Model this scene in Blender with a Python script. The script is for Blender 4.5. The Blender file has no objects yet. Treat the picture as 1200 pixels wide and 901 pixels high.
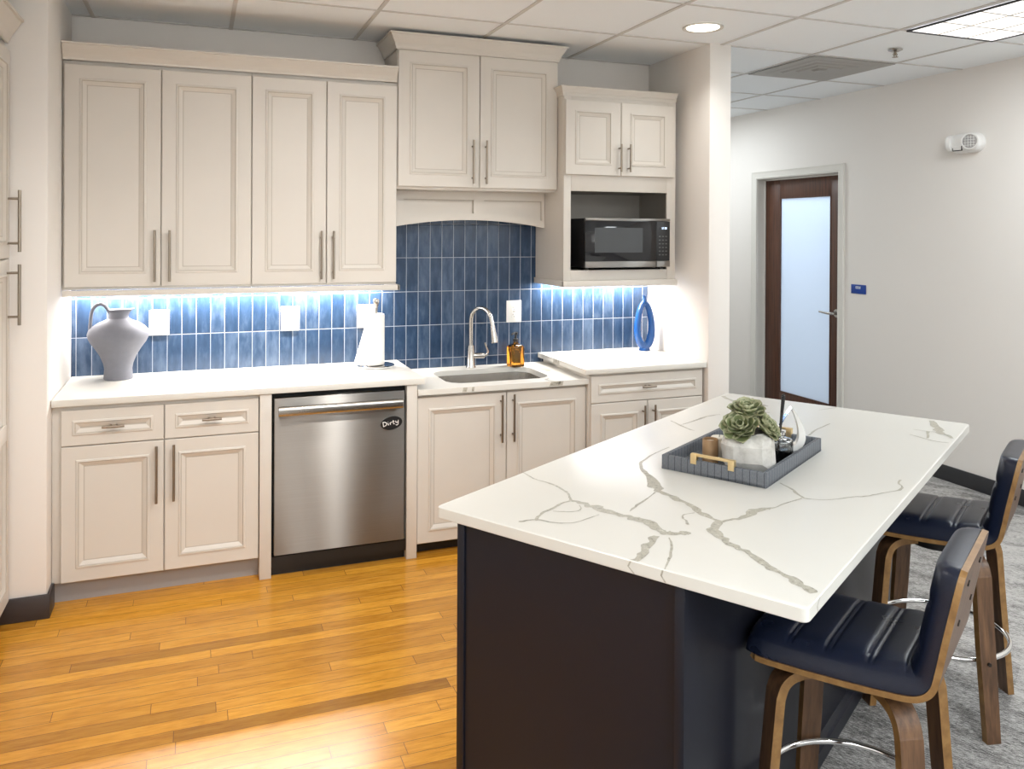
import bpy, bmesh, math, random
from mathutils import Vector, Matrix
random.seed(7)
PI = math.pi
S = bpy.context.scene
COL = S.collection

# ------------------------------------------------------------------ mesh builder
class MB:
    def __init__(self, xf=None):
        self.v = []; self.f = []; self.mi = []; self.sm = []; self.xf = xf
    def add(self, vs, fs, mi=0, smooth=False):
        b = len(self.v)
        for p in vs:
            p = Vector(p)
            if self.xf is not None: p = self.xf @ p
            self.v.append(p)
        for i, f in enumerate(fs):
            self.f.append([b + k for k in f])
            self.mi.append(mi[i] if isinstance(mi, list) else mi)
            self.sm.append(smooth)
        return self
    def box(self, x0, y0, z0, x1, y1, z1, bev=0.0, mi=0, seg=2):
        bm = bmesh.new()
        bmesh.ops.create_cube(bm, size=1.0)
        for v in bm.verts:
            v.co = Vector(((x0 + x1) / 2 + v.co.x * (x1 - x0), (y0 + y1) / 2 + v.co.y * (y1 - y0), (z0 + z1) / 2 + v.co.z * (z1 - z0)))
        if bev > 0:
            bmesh.ops.bevel(bm, geom=bm.edges[:], offset=bev, segments=seg, profile=0.5, affect='EDGES')
        self.bm(bm, mi, bev > 0)
        return self
    def bm(self, bm, mi=0, smooth=False):
        bm.verts.index_update()
        self.add([v.co.copy() for v in bm.verts], [[v.index for v in f.verts] for f in bm.faces], mi, smooth)
        bm.free(); return self
    def loft(self, rings, closed=True, cap0=True, cap1=True, mi=0, smooth=True, loop=False):
        n = len(rings[0]); vs = [p for r in rings for p in r]; fs = []
        m = len(rings)
        for i in range(m if loop else m - 1):
            j = (i + 1) % m
            for k in range(n if closed else n - 1):
                k2 = (k + 1) % n
                fs.append([i * n + k, i * n + k2, j * n + k2, j * n + k])
        if not loop:
            if cap0: fs.append(list(range(n))[::-1])
            if cap1: fs.append([(m - 1) * n + k for k in range(n)])
        return self.add(vs, fs, mi, smooth)
    def lathe(self, prof, c=(0, 0, 0), seg=40, mi=0, cap=True, smooth=True):
        rings = [[(c[0] + r * math.cos(2 * PI * k / seg), c[1] + r * math.sin(2 * PI * k / seg), c[2] + z) for k in range(seg)] for r, z in prof]
        return self.loft(rings, cap0=cap, cap1=cap, mi=mi, smooth=smooth)
    def tube(self, pts, r, seg=12, mi=0, loop=False, flat=1.0, up=None, smooth=True):
        P = [Vector(p) for p in pts]; n = len(P)
        R = r if isinstance(r, (list, tuple)) else [r] * n
        rings = []; prev = None
        for i in range(n):
            if loop: t = P[(i + 1) % n] - P[i - 1]
            else: t = P[min(i + 1, n - 1)] - P[max(i - 1, 0)]
            t.normalize()
            if up is not None: a = Vector(up)
            elif prev is None: a = Vector((0, 0, 1)) if abs(t.z) < 0.9 else Vector((1, 0, 0))
            else: a = prev
            a = (a - t * a.dot(t)).normalized(); prev = a
            b = t.cross(a)
            rings.append([P[i] + a * math.cos(2 * PI * k / seg) * R[i] + b * math.sin(2 * PI * k / seg) * R[i] * flat for k in range(seg)])
        return self.loft(rings, mi=mi, loop=loop, smooth=smooth)
    def rod(self, p0, p1, r, seg=14, mi=0): return self.tube([p0, p1], r, seg, mi)
    def prism(self, poly, axis, a0, a1, mi=0, smooth=False):
        # poly in the two remaining axes, extruded along axis from a0 to a1
        def mk(p, a):
            if axis == 'x': return (a, p[0], p[1])
            if axis == 'y': return (p[0], a, p[1])
            return (p[0], p[1], a)
        return self.loft([[mk(p, a0) for p in poly], [mk(p, a1) for p in poly]], mi=mi, smooth=smooth)

def rrect(x0, y0, x1, y1, r, n=6):
    pts = []
    for cx, cy, a in ((x1 - r, y1 - r, 0), (x0 + r, y1 - r, PI / 2), (x0 + r, y0 + r, PI), (x1 - r, y0 + r, 1.5 * PI)):
        for k in range(n + 1):
            t = a + PI / 2 * k / n
            pts.append((cx + r * math.cos(t), cy + r * math.sin(t)))
    return pts

def obj(name, mb, mats, parent=None, local=False):
    me = bpy.data.meshes.new(name)
    off = Vector((0, 0, 0))
    if parent is not None and not local: off = wloc(parent)
    me.from_pydata([p - off for p in mb.v], [], mb.f)
    if not isinstance(mats, (list, tuple)): mats = [mats]
    for m in mats: me.materials.append(m)
    me.polygons.foreach_set('material_index', mb.mi)
    me.polygons.foreach_set('use_smooth', mb.sm)
    bm = bmesh.new(); bm.from_mesh(me)
    bmesh.ops.recalc_face_normals(bm, faces=bm.faces[:])
    bm.to_mesh(me); bm.free()
    if any(mb.sm): me.set_sharp_from_angle(angle=math.radians(38))
    me.update()
    o = bpy.data.objects.new(name, me); COL.objects.link(o)
    if parent is not None: o.parent = parent
    return o
def wloc(o):
    l = Vector(o.location)
    while o.parent is not None:
        o = o.parent; l = l + Vector(o.location)
    return l
def tag(o, label, cat, group=None):
    o['label'] = label; o['category'] = cat
    if group: o['group'] = group
    return o
def thing(name, label, cat, loc=(0, 0, 0), rz=0.0, group=None):
    o = bpy.data.objects.new(name, None); COL.objects.link(o)
    o.empty_display_size = 0.05
    o.location = loc; o.rotation_euler = (0, 0, rz)
    return tag(o, label, cat, group)
def struct(name, mb, mats, parent=None):
    o = obj(name, mb, mats, parent)
    if parent is None: o['kind'] = 'structure'
    return o

# ------------------------------------------------------------------ materials
def hexc(r, g, b):
    f = lambda c: (c / 255 / 12.92) if c / 255 <= 0.04045 else ((c / 255 + 0.055) / 1.055) ** 2.4
    return (f(r), f(g), f(b), 1.0)
class NT:
    def __init__(self, name):
        self.m = bpy.data.materials.new(name); self.m.use_nodes = True
        self.t = self.m.node_tree; self.n = self.t.nodes; self.l = self.t.links
        self.b = self.n['Principled BSDF']
    def node(self, typ, **kw):
        nd = self.n.new(typ)
        for k, v in kw.items():
            if k.startswith('i_'):
                nd.inputs[k[2:].replace('_', ' ')].default_value = v
            else: setattr(nd, k, v)
        return nd
    def link(self, a, b): self.l.new(a, b)
    def math(self, op, a, b=None, c=None):
        nd = self.n.new('ShaderNodeMath'); nd.operation = op
        for i, x in enumerate((a, b, c)):
            if x is None: continue
            if isinstance(x, (int, float)): nd.inputs[i].default_value = x
            else: self.l.new(x, nd.inputs[i])
        return nd.outputs[0]
    def mix(self, fac, a, b, blend='MIX'):
        nd = self.n.new('ShaderNodeMix'); nd.data_type = 'RGBA'; nd.blend_type = blend
        for s, x in ((nd.inputs[0], fac), (nd.inputs[6], a), (nd.inputs[7], b)):
            if isinstance(x, (int, float)): s.default_value = x
            elif isinstance(x, tuple): s.default_value = x
            else: self.l.new(x, s)
        return nd.outputs[2]
    def xyz(self, kind='Object'):
        tc = self.n.new('ShaderNodeTexCoord'); sp = self.n.new('ShaderNodeSeparateXYZ')
        self.l.new(tc.outputs[kind], sp.inputs[0]); return tc.outputs[kind], sp.outputs
    def noise(self, vec, scale, detail=3, rough=0.55, sc=None):
        if sc is not None:
            mp = self.n.new('ShaderNodeMapping'); mp.inputs['Scale'].default_value = sc
            self.l.new(vec, mp.inputs['Vector']); vec = mp.outputs[0]
        nd = self.n.new('ShaderNodeTexNoise'); nd.inputs['Scale'].default_value = scale
        nd.inputs['Detail'].default_value = detail; nd.inputs['Roughness'].default_value = rough
        self.l.new(vec, nd.inputs['Vector']); return nd.outputs['Fac']
    def ramp(self, fac, stops):
        nd = self.n.new('ShaderNodeValToRGB'); e = nd.color_ramp.elements
        while len(e) < len(stops): e.new(0.5)
        for i, (p, c) in enumerate(stops): e[i].position = p; e[i].color = c
        self.l.new(fac, nd.inputs[0]); return nd.outputs[0]
    def bump(self, h, strength=0.2, dist=0.002):
        nd = self.n.new('ShaderNodeBump'); nd.inputs['Strength'].default_value = strength
        nd.inputs['Distance'].default_value = dist
        self.l.new(h, nd.inputs['Height']); self.l.new(nd.outputs[0], self.b.inputs['Normal'])
    def set(self, **kw):
        for k, v in kw.items():
            s = self.b.inputs[k.replace('_', ' ')]
            if hasattr(v, 'is_output') or isinstance(v, bpy.types.NodeSocket): self.l.new(v, s)
            else: s.default_value = v
        return self

def plain(name, col, rough=0.5, metal=0.0, var=0.04, scale=8.0, bump=0.0, bscale=200, **kw):
    t = NT(name); vec, _ = t.xyz()
    n = t.noise(vec, scale)
    lo = tuple(c * (1 - var) for c in col[:3]) + (1,); hi = tuple(min(1, c * (1 + var)) for c in col[:3]) + (1,)
    t.set(Base_Color=t.mix(n, lo, hi), Roughness=rough, Metallic=metal, **kw)
    if bump: t.bump(t.noise(vec, bscale, 2), bump, 0.001)
    return t.m
def emit(name, col, strength):
    t = NT(name); t.set(Base_Color=(0.8, 0.8, 0.8, 1), Emission_Color=col, Emission_Strength=strength); return t.m

M = {}
M['paint'] = plain('cabinet_paint', (0.64, 0.60, 0.545, 1), 0.42, var=0.03, scale=5)
M['glaze'] = plain('cabinet_glaze_line', (0.47, 0.425, 0.365, 1), 0.45)  # pigment glaze on the doors, painted shade on the valance panels
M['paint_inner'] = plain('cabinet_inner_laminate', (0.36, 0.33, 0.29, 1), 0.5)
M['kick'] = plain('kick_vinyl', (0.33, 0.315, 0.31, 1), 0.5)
M['wall'] = plain('wall_paint', (0.81, 0.775, 0.735, 1), 0.6, var=0.015, scale=2, bump=0.05)
M['white_trim'] = plain('trim_paint', (0.72, 0.70, 0.65, 1), 0.4, var=0.01)
M['base'] = plain('baseboard_vinyl', (0.035, 0.027, 0.027, 1), 0.4)
M['base_grey'] = plain('baseboard_charcoal', (0.028, 0.028, 0.032, 1), 0.45)
M['nickel'] = plain('brushed_nickel', (0.30, 0.255, 0.205, 1), 0.36, 1.0)
M['chrome'] = plain('chrome', (0.80, 0.80, 0.80, 1), 0.08, 1.0, var=0.01)
M['satin'] = plain('satin_steel', (0.48, 0.46, 0.43, 1), 0.27, 1.0, var=0.02)
M['black'] = plain('black_plastic', (0.008, 0.008, 0.009, 1), 0.4)
M['black_gloss'] = plain('black_gloss_glass', (0.012, 0.012, 0.014, 1), 0.06)
M['dark_cavity'] = plain('dark_cavity', (0.01, 0.01, 0.01, 1), 0.8)
M['white_plastic'] = plain('white_plastic', (0.82, 0.81, 0.79, 1), 0.35, var=0.01)
M['slot'] = plain('slot_grey', (0.10, 0.095, 0.09, 1), 0.5)
M['navy'] = plain('island_paint', (0.0085, 0.0095, 0.016, 1), 0.34, var=0.05, Specular_IOR_Level=0.3)
M['gold'] = plain('brass_pull', (0.82, 0.64, 0.36, 1), 0.38, 1.0)
M['paper'] = plain('paper_towel', (0.86, 0.83, 0.79, 1), 0.9, bump=0.4, bscale=90)
M['pitcher'] = plain('grey_ceramic', (0.15, 0.155, 0.18, 1), 0.75, var=0.10, scale=30, bump=0.15, bscale=60)
M['blue_glaze'] = plain('blue_glaze', (0.014, 0.072, 0.24, 1), 0.12, var=0.15, scale=14)
M['screw'] = plain('dark_screw', (0.05, 0.04, 0.035, 1), 0.4, 0.8)
M['sign_blue'] = plain('sign_blue', hexc(12, 62, 150), 0.4)
M['sign_white'] = plain('sign_lettering', (0.75, 0.82, 0.9, 1), 0.5)
M['kraft'] = plain('tan_candle_holder', (0.33, 0.20, 0.10, 1), 0.6, var=0.12, scale=60)
M['wax'] = plain('cream_wax', (0.82, 0.78, 0.68, 1), 0.5)
M['soil'] = plain('soil', (0.03, 0.022, 0.016, 1), 0.95, var=0.5, scale=150)
M['leaf'] = plain('succulent_green', (0.150, 0.180, 0.078, 1), 0.5, var=0.45, scale=25)
M['leaf_pale'] = plain('succulent_pale_edge', (0.36, 0.365, 0.225, 1), 0.5, var=0.25, scale=40)
M['porcelain'] = plain('porcelain', (0.80, 0.79, 0.76, 1), 0.15)
M['vent'] = plain('vent_paint', (0.36, 0.345, 0.32, 1), 0.5)
M['ring_grey'] = plain('diffuser_collar', (0.12, 0.12, 0.12, 1), 0.3, 0.6)
M['lamp_trim'] = plain('lamp_trim', (0.62, 0.59, 0.54, 1), 0.4)
M['frame_dark'] = plain('light_frame', (0.03, 0.03, 0.035, 1), 0.5)
M['lamp_warm'] = emit('lamp_lens_warm', (1.0, 0.92, 0.78, 1), 4.0)
M['led'] = emit('led_strip', (0.92, 0.95, 1.0, 1), 14.0)
M['display'] = emit('clock_display', (0.55, 0.72, 1.0, 1), 1.6)

def m_panel_lens():
    t = NT('troffer_lens'); vec, s = t.xyz()
    n = t.noise(vec, 9, 3)
    st = t.math('MULTIPLY_ADD', n, 1.5, 0.25)
    t.set(Base_Color=(0.9, 0.9, 0.9, 1), Emission_Color=(1.0, 0.97, 0.93, 1), Emission_Strength=st, Roughness=0.3)
    return t.m
M['lens'] = m_panel_lens()

def m_tile():
    t = NT('blue_zellige_tile'); vec, s = t.xyz()
    W, H, X0, Z0, G = 0.0722, 0.2005, 0.093, 0.9235, 0.0030
    a = t.math('DIVIDE', t.math('SUBTRACT', s[0], X0), W); b = t.math('DIVIDE', t.math('SUBTRACT', s[2], Z0), H)
    ia = t.math('FLOOR', a); ib = t.math('FLOOR', b)
    fa = t.math('SUBTRACT', a, ia); fb = t.math('SUBTRACT', b, ib)
    da = t.math('MULTIPLY', t.math('MINIMUM', fa, t.math('SUBTRACT', 1.0, fa)), W)
    db = t.math('MULTIPLY', t.math('MINIMUM', fb, t.math('SUBTRACT', 1.0, fb)), H)
    d = t.math('MINIMUM', da, db)
    g = t.math('LESS_THAN', d, G / 2)
    cv = t.node('ShaderNodeCombineXYZ'); t.link(ia, cv.inputs[0]); t.link(ib, cv.inputs[1])
    wn = t.node('ShaderNodeTexWhiteNoise', noise_dimensions='2D'); t.link(cv.outputs[0], wn.inputs['Vector'])
    off = t.node('ShaderNodeVectorMath', operation='MULTIPLY_ADD')
    t.link(wn.outputs['Color'], off.inputs[0]); off.inputs[1].default_value = (9, 9, 9); t.link(vec, off.inputs[2])
    n1 = t.noise(off.outputs[0], 1.0, 4, 0.62, sc=(26, 26, 8)); n2 = t.noise(off.outputs[0], 4, 2)
    f = t.math('ADD', t.math('MULTIPLY', n1, 0.60), t.math('MULTIPLY_ADD', wn.outputs['Value'], 0.20, 0.16))
    col = t.ramp(f, [(0.30, (0.010, 0.023, 0.054, 1)), (0.55, (0.025, 0.050, 0.098, 1)), (0.86, (0.095, 0.135, 0.205, 1))])
    grout = (0.34, 0.37, 0.42, 1)
    t.set(Base_Color=t.mix(g, col, grout), Roughness=t.math('MULTIPLY_ADD', g, 0.55, 0.18), Specular_IOR_Level=0.35)
    edge = t.node('ShaderNodeMapRange'); t.link(d, edge.inputs[0]); edge.inputs[1].default_value = G / 2; edge.inputs[2].default_value = 0.007
    h = t.math('ADD', edge.outputs[0], t.math('MULTIPLY', n2, 0.10))
    t.bump(h, 0.35, 0.002)
    return t.m
M['tile'] = m_tile()

def m_wood_floor():
    t = NT('oak_strip_floor'); vec, s = t.xyz()
    PW, PL = 0.0660, 0.95
    r = t.math('DIVIDE', s[1], PW); ir = t.math('FLOOR', r); fr = t.math('SUBTRACT', r, ir)
    wr = t.node('ShaderNodeTexWhiteNoise', noise_dimensions='1D'); t.link(ir, wr.inputs['W'])
    p = t.math('ADD', t.math('DIVIDE', s[0], PL), t.math('MULTIPLY', wr.outputs['Value'], 7.0))
    ip = t.math('FLOOR', p); fp = t.math('SUBTRACT', p, ip)
    dr = t.math('MULTIPLY', t.math('MINIMUM', fr, t.math('SUBTRACT', 1.0, fr)), PW)
    dp = t.math('MULTIPLY', t.math('MINIMUM', fp, t.math('SUBTRACT', 1.0, fp)), PL)
    g = t.math('LESS_THAN', t.math('MINIMUM', dr, dp), 0.0011)
    cv = t.node('ShaderNodeCombineXYZ'); t.link(ir, cv.inputs[0]); t.link(ip, cv.inputs[1])
    wn = t.node('ShaderNodeTexWhiteNoise', noise_dimensions='2D'); t.link(cv.outputs[0], wn.inputs['Vector'])
    off = t.node('ShaderNodeVectorMath', operation='MULTIPLY_ADD')
    t.link(wn.outputs['Color'], off.inputs[0]); off.inputs[1].default_value = (20, 20, 20); t.link(vec, off.inputs[2])
    g1 = t.noise(off.outputs[0], 1.0, 5, 0.6, sc=(7, 55, 1)); g2 = t.noise(off.outputs[0], 1.0, 3, 0.5, sc=(25, 380, 1))
    gr = t.math('ADD', t.math('MULTIPLY', g1, 0.62), t.math('MULTIPLY', g2, 0.38))
    grain = t.ramp(gr, [(0.30, (0.40, 0.150, 0.010, 1)), (0.47, (0.62, 0.270, 0.024, 1)), (0.68, (0.76, 0.370, 0.048, 1))])
    tone = t.ramp(wn.outputs['Value'], [(0.0, (0.60, 0.58, 0.56, 1)), (0.16, (0.84, 0.82, 0.80, 1)), (0.55, (1, 1, 1, 1)), (1.0, (1.18, 1.24, 1.40, 1))])
    col = t.mix(1.0, grain, tone, 'MULTIPLY')
    col = t.mix(g, col, (0.16, 0.065, 0.015, 1))
    t.set(Base_Color=col, Roughness=t.math('MULTIPLY_ADD', g2, 0.10, 0.18), Specular_IOR_Level=0.5)
    t.bump(t.math('SUBTRACT', t.math('MULTIPLY', g1, 0.35), g), 0.10, 0.001)
    return t.m
M['wood_floor'] = m_wood_floor()

def m_carpet():
    t = NT('grey_carpet_tile'); vec, s = t.xyz()
    u = t.math('SUBTRACT', t.math('MULTIPLY', s[0], 0.528), t.math('MULTIPLY', s[1], 0.849)); v = t.math('ADD', t.math('MULTIPLY', s[0], 0.849), t.math('MULTIPLY', s[1], 0.528))
    a = t.math('DIVIDE', u, 0.27); ia = t.math('FLOOR', a)
    ib = t.math('FLOOR', t.math('ADD', t.math('DIVIDE', v, 1.0), t.math('MULTIPLY', ia, 0.37)))
    cv = t.node('ShaderNodeCombineXYZ'); t.link(ia, cv.inputs[0]); t.link(ib, cv.inputs[1])
    wn = t.node('ShaderNodeTexWhiteNoise', noise_dimensions='2D'); t.link(cv.outputs[0], wn.inputs['Vector'])
    uv = t.node('ShaderNodeCombineXYZ'); t.link(u, uv.inputs[0]); t.link(v, uv.inputs[1]); uv = uv.outputs[0]
    rib = t.noise(uv, 1.0, 2, 0.6, sc=(50, 230, 1)); fine = t.noise(uv, 260, 1, 0.6); big = t.noise(uv, 1.0, 5, 0.72, sc=(4.5, 11, 1))
    f = t.math('ADD', t.math('MULTIPLY', wn.outputs['Value'], 0.10), t.math('ADD', t.math('MULTIPLY', big, 0.34), t.math('ADD', t.math('MULTIPLY', rib, 0.44), t.math('MULTIPLY', fine, 0.18))))
    streak = rib
    col = t.ramp(f, [(0.38, (0.042, 0.040, 0.039, 1)), (0.48, (0.170, 0.163, 0.156, 1)), (0.60, (0.52, 0.50, 0.48, 1))])
    t.set(Base_Color=col, Roughness=0.95, Specular_IOR_Level=0.1)
    t.bump(t.math('ADD', fine, streak), 0.6, 0.004)
    return t.m
M['carpet'] = m_carpet()

def m_ceiling():
    t = NT('mineral_ceiling_tile'); vec, s = t.xyz()
    n = t.noise(vec, 120, 3, 0.7)
    t.set(Base_Color=t.mix(n, (0.87, 0.90, 0.92, 1), (0.91, 0.94, 0.96, 1)), Roughness=0.9)
    t.bump(n, 0.25, 0.002)
    return t.m
M['ceil'] = m_ceiling()
M['tbar'] = plain('ceiling_grid_metal', (0.60, 0.58, 0.56, 1), 0.5)

M['quartz'] = plain('white_quartz', (0.70, 0.68, 0.63, 1), 0.30, var=0.02, scale=3, Specular_IOR_Level=0.3)
def m_vein(name, c0, c1, c2):
    t = NT(name); vec, _ = t.xyz()
    n = t.noise(vec, 95, 4, 0.7)
    t.set(Base_Color=t.ramp(n, [(0.36, c0), (0.47, c1), (0.60, c1), (0.68, c2)]), Roughness=0.30, Specular_IOR_Level=0.3)
    return t.m
M['vein'] = m_vein('quartz_vein', (0.25, 0.235, 0.19, 1), (0.43, 0.405, 0.34, 1), (0.68, 0.655, 0.58, 1))
M['vein_soft'] = m_vein('quartz_vein_soft', (0.52, 0.51, 0.49, 1), (0.62, 0.60, 0.57, 1), (0.72, 0.70, 0.66, 1))

def m_wood(name, c0, c1, c2, axis_scale, rough=0.4):
    t = NT(name); vec, _ = t.xyz()
    n = t.noise(vec, 1.0, 5, 0.6, sc=axis_scale)
    t.set(Base_Color=t.ramp(n, [(0.3, c0), (0.5, c1), (0.72, c2)]), Roughness=rough)
    return t.m
M['walnut'] = m_wood('walnut_veneer', (0.045, 0.021, 0.010, 1), (0.105, 0.052, 0.025, 1), (0.175, 0.09, 0.042, 1), (55, 55, 4))
M['ply_edge'] = m_wood('plywood_edge', (0.17, 0.085, 0.026, 1), (0.24, 0.125, 0.040, 1), (0.31, 0.175, 0.062, 1), (30, 30, 30))
M['door_wood'] = m_wood('mahogany_door', (0.042, 0.014, 0.006, 1), (0.085, 0.030, 0.014, 1), (0.125, 0.046, 0.022, 1), (60, 60, 3), 0.35)

def m_leather():
    t = NT('navy_leather'); vec, _ = t.xyz()
    n = t.noise(vec, 7, 3)
    vo = t.node('ShaderNodeTexVoronoi'); vo.inputs['Scale'].default_value = 420; t.link(vec, vo.inputs['Vector'])
    t.set(Base_Color=t.mix(n, (0.0042, 0.007, 0.019, 1), (0.007, 0.011, 0.028, 1)), Roughness=t.math('MULTIPLY_ADD', n, 0.12, 0.23), Specular_IOR_Level=0.45)
    t.bump(t.math('ADD', vo.outputs['Distance'], t.math('MULTIPLY', t.noise(vec, 18, 2), 1.5)), 0.14, 0.0016)
    return t.m
M['leather'] = m_leather()
M['stitch'] = plain('seam_thread', (0.10, 0.11, 0.14, 1), 0.6)

def m_steel():
    t = NT('brushed_stainless'); vec, _ = t.xyz()
    n = t.noise(vec, 1.0, 3, 0.6, sc=(2.5, 2.5, 420))
    t.set(Base_Color=t.mix(n, (0.31, 0.295, 0.275, 1), (0.38, 0.365, 0.345, 1)), Metallic=1.0, Roughness=t.math('MULTIPLY_ADD', n, 0.06, 0.44), Anisotropic=0.98, Anisotropic_Rotation=0.25)
    tg = t.node('ShaderNodeTangent', direction_type='RADIAL', axis='Z'); t.link(tg.outputs[0], t.b.inputs['Tangent'])
    t.bump(n, 0.03, 0.001)
    return t.m
M['steel'] = m_steel()
M['sink_steel'] = plain('sink_steel', (0.62, 0.60, 0.57, 1), 0.22, 1.0, var=0.05)

def m_glass(name, col, rough=0.02, ior=1.45):
    t = NT(name); vec, _ = t.xyz()
    t.set(Base_Color=col, Roughness=rough, Transmission_Weight=1.0, IOR=ior); return t.m
M['amber'] = m_glass('amber_soap', (1.0, 0.40, 0.05, 1), 0.08, 1.4)
M['clear'] = m_glass('clear_glass', (0.93, 0.96, 0.97, 1))
M['base_glass'] = m_glass('clear_acrylic', (0.95, 0.95, 0.95, 1))
M['liquid'] = plain('dark_fragrance_oil', (0.03, 0.045, 0.07, 1), 0.08)

def m_frost():
    t = NT('frosted_door_glass'); vec, _ = t.xyz()
    n = t.noise(vec, 2, 2)
    t.n.remove(t.b); out = t.n['Material Output']
    tr = t.node('ShaderNodeBsdfTranslucent'); tr.inputs[0].default_value = (0.86, 0.92, 0.97, 1)
    gl = t.node('ShaderNodeBsdfGlossy'); gl.inputs['Roughness'].default_value = 0.25
    df = t.node('ShaderNodeBsdfDiffuse'); df.inputs[0].default_value = (0.70, 0.75, 0.80, 1)
    m1 = t.node('ShaderNodeMixShader'); m1.inputs[0].default_value = 0.25
    t.link(tr.outputs[0], m1.inputs[1]); t.link(df.outputs[0], m1.inputs[2])
    m2 = t.node('ShaderNodeMixShader'); m2.inputs[0].default_value = 0.06
    t.link(m1.outputs[0], m2.inputs[1]); t.link(gl.outputs[0], m2.inputs[2]); t.link(m2.outputs[0], out.inputs[0])
    return t.m
M['frost'] = m_frost()

def m_tray():
    t = NT('grey_grid_tray'); vec, s = t.xyz()
    P = 0.0225
    def ln(o, off, p, w):
        f = t.math('FRACT', t.math('DIVIDE', t.math('ADD', o, off + 10.0), p)); return t.math('LESS_THAN', f, w)
    g = t.math('MAXIMUM', ln(s[0], 0.0051, P, 0.10), ln(s[1], 0.0087, P, 0.10))
    weave = t.noise(vec, 1.0, 2, 0.6, sc=(500, 500, 140))
    base = t.mix(weave, (0.06, 0.067, 0.08, 1), (0.20, 0.213, 0.235, 1))
    t.set(Base_Color=t.mix(g, base, (0.035, 0.04, 0.052, 1)), Roughness=0.7)
    t.bump(t.math('SUBTRACT', weave, g), 0.4, 0.001)
    return t.m
M['tray'] = m_tray()
def m_pot():
    t = NT('pale_marble_pot'); vec, _ = t.xyz()
    n = t.noise(vec, 16, 5, 0.65)
    t.set(Base_Color=t.ramp(n, [(0.3, (0.36, 0.34, 0.31, 1)), (0.5, (0.58, 0.56, 0.52, 1)), (0.7, (0.70, 0.68, 0.64, 1))]), Roughness=0.5)
    return t.m
M['pot'] = m_pot()

# ------------------------------------------------------------------ room shell
CZ = 2.78
def wallbox(name, x0, y0, x1, y1, z0=0.0, z1=CZ + 0.06, mat=None, bev=0.0):
    return struct(name, MB().box(x0, y0, z0, x1, y1, z1, bev), mat or M['wall'])
IO = Vector((1.2944, -2.5543, 0)); TH = -1.0141
UA = Vector((math.cos(TH), math.sin(TH), 0)); UB = Vector((-math.sin(TH), math.cos(TH), 0))
def iw(u, v, z=0.0): return IO + UA * u + UB * v + Vector((0, 0, z))
# floors meet in a line under the island
XL, XR, YF, YB = -0.75, 5.46, -7.6, 3.0
p = lambda s: iw(0.42, s)
def clip(poly, side):
    out = []
    f = lambda q: ((q - iw(0.42, 0)).dot(UA)) * side
    for i in range(len(poly)):
        a, b = poly[i], poly[(i + 1) % len(poly)]
        if f(a) <= 0: out.append(a)
        if (f(a) < 0) != (f(b) < 0): out.append(a + (b - a) * (f(a) / (f(a) - f(b))))
    return out
def clip_y(poly, yy, sgn, ax=1):
    out = []
    for i in range(len(poly)):
        a, b = poly[i], poly[(i + 1) % len(poly)]; fa, fb = (a[ax] - yy) * sgn, (b[ax] - yy) * sgn
        if fa >= 0: out.append(a)
        if (fa < 0) != (fb < 0): out.append(a + (b - a) * (fa / (fa - fb)))
    return out
room = [Vector((XL, YF, 0)), Vector((XR + 0.1, YF, 0)), Vector((XR + 0.1, YB, 0)), Vector((XL, YB, 0))]
for nm, sd, mt in (('floor', 1, 'wood_floor'), ('floor.001', -1, 'carpet')):
    pl = clip(room, sd)
    if sd == 1: pl = clip_y(clip_y(pl, -3.9, 1), 3.53, -1, 0)
    struct(nm, MB().loft([[(q.x, q.y, -0.03) for q in pl], [(q.x, q.y, 0.0) for q in pl]], smooth=False), M[mt])

pl = clip_y(clip_y(clip(room, 1), -3.9, 1), 3.53, 1, 0)
struct('floor.003', MB().loft([[(q.x, q.y, -0.03) for q in pl], [(q.x, q.y, 0.0) for q in pl]], smooth=False), M['carpet'])
pl = clip_y(clip(room, 1), -3.9, -1)
struct('floor.002', MB().loft([[(q.x, q.y, -0.03) for q in pl], [(q.x, q.y, 0.0) for q in pl]], smooth=False), M['carpet'])
wallbox('wall_back', -0.75, 0.0, 3.60, 0.12)
wallbox('wall_left', -0.90, YF, -0.75, 0.12)
wallbox('wall_wing_left', -0.75, -0.72, 0.070, 0.0, bev=0.012)
wallbox('wall_wing_right', 3.455, -0.70, 3.605, 0.0, bev=0.010)
wallbox('wall_front', -0.90, YF - 0.12, 5.7, YF)
wallbox('wall_corridor', 3.48, 0.12, 3.60, 3.0)
wallbox('wall_far', 3.48, 3.0, 5.7, 3.12)
# right wall with the door opening
DY0, DY1, DZ = 0.430, 1.452, 2.168
mb = MB()
mb.box(5.45, YF, 0, 5.60, DY0, CZ + 0.06).box(5.45, DY1, 0, 5.60, 3.0, CZ + 0.06).box(5.45, DY0, DZ, 5.60, DY1, CZ + 0.06)
struct('wall_right', mb, M['wall'])
# ceiling: tiles between metal T bars
mb = MB().box(-0.90, YF, CZ + 0.004, 5.62, 3.0, CZ + 0.05, mi=0)
x = 0.168 - 0.6735
while x < 5.45:
    mb.box(x - 0.010, YF, CZ - 0.001, x + 0.010, 3.0, CZ + 0.006, mi=1); x += 0.6735
y = -0.018 - 0.671 * 11
while y < 3.0:
    mb.box(-0.75, y - 0.008, CZ - 0.0005, 5.45, y + 0.008, CZ + 0.006, mi=1); y += 0.671
struct('ceiling', mb, [M['ceil'], M['tbar']])
# backsplash tiles
struct('wall_backsplash', MB().box(0.070, -0.010, 0.86, 3.452, 0.0, 1.96), M['tile'])
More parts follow.
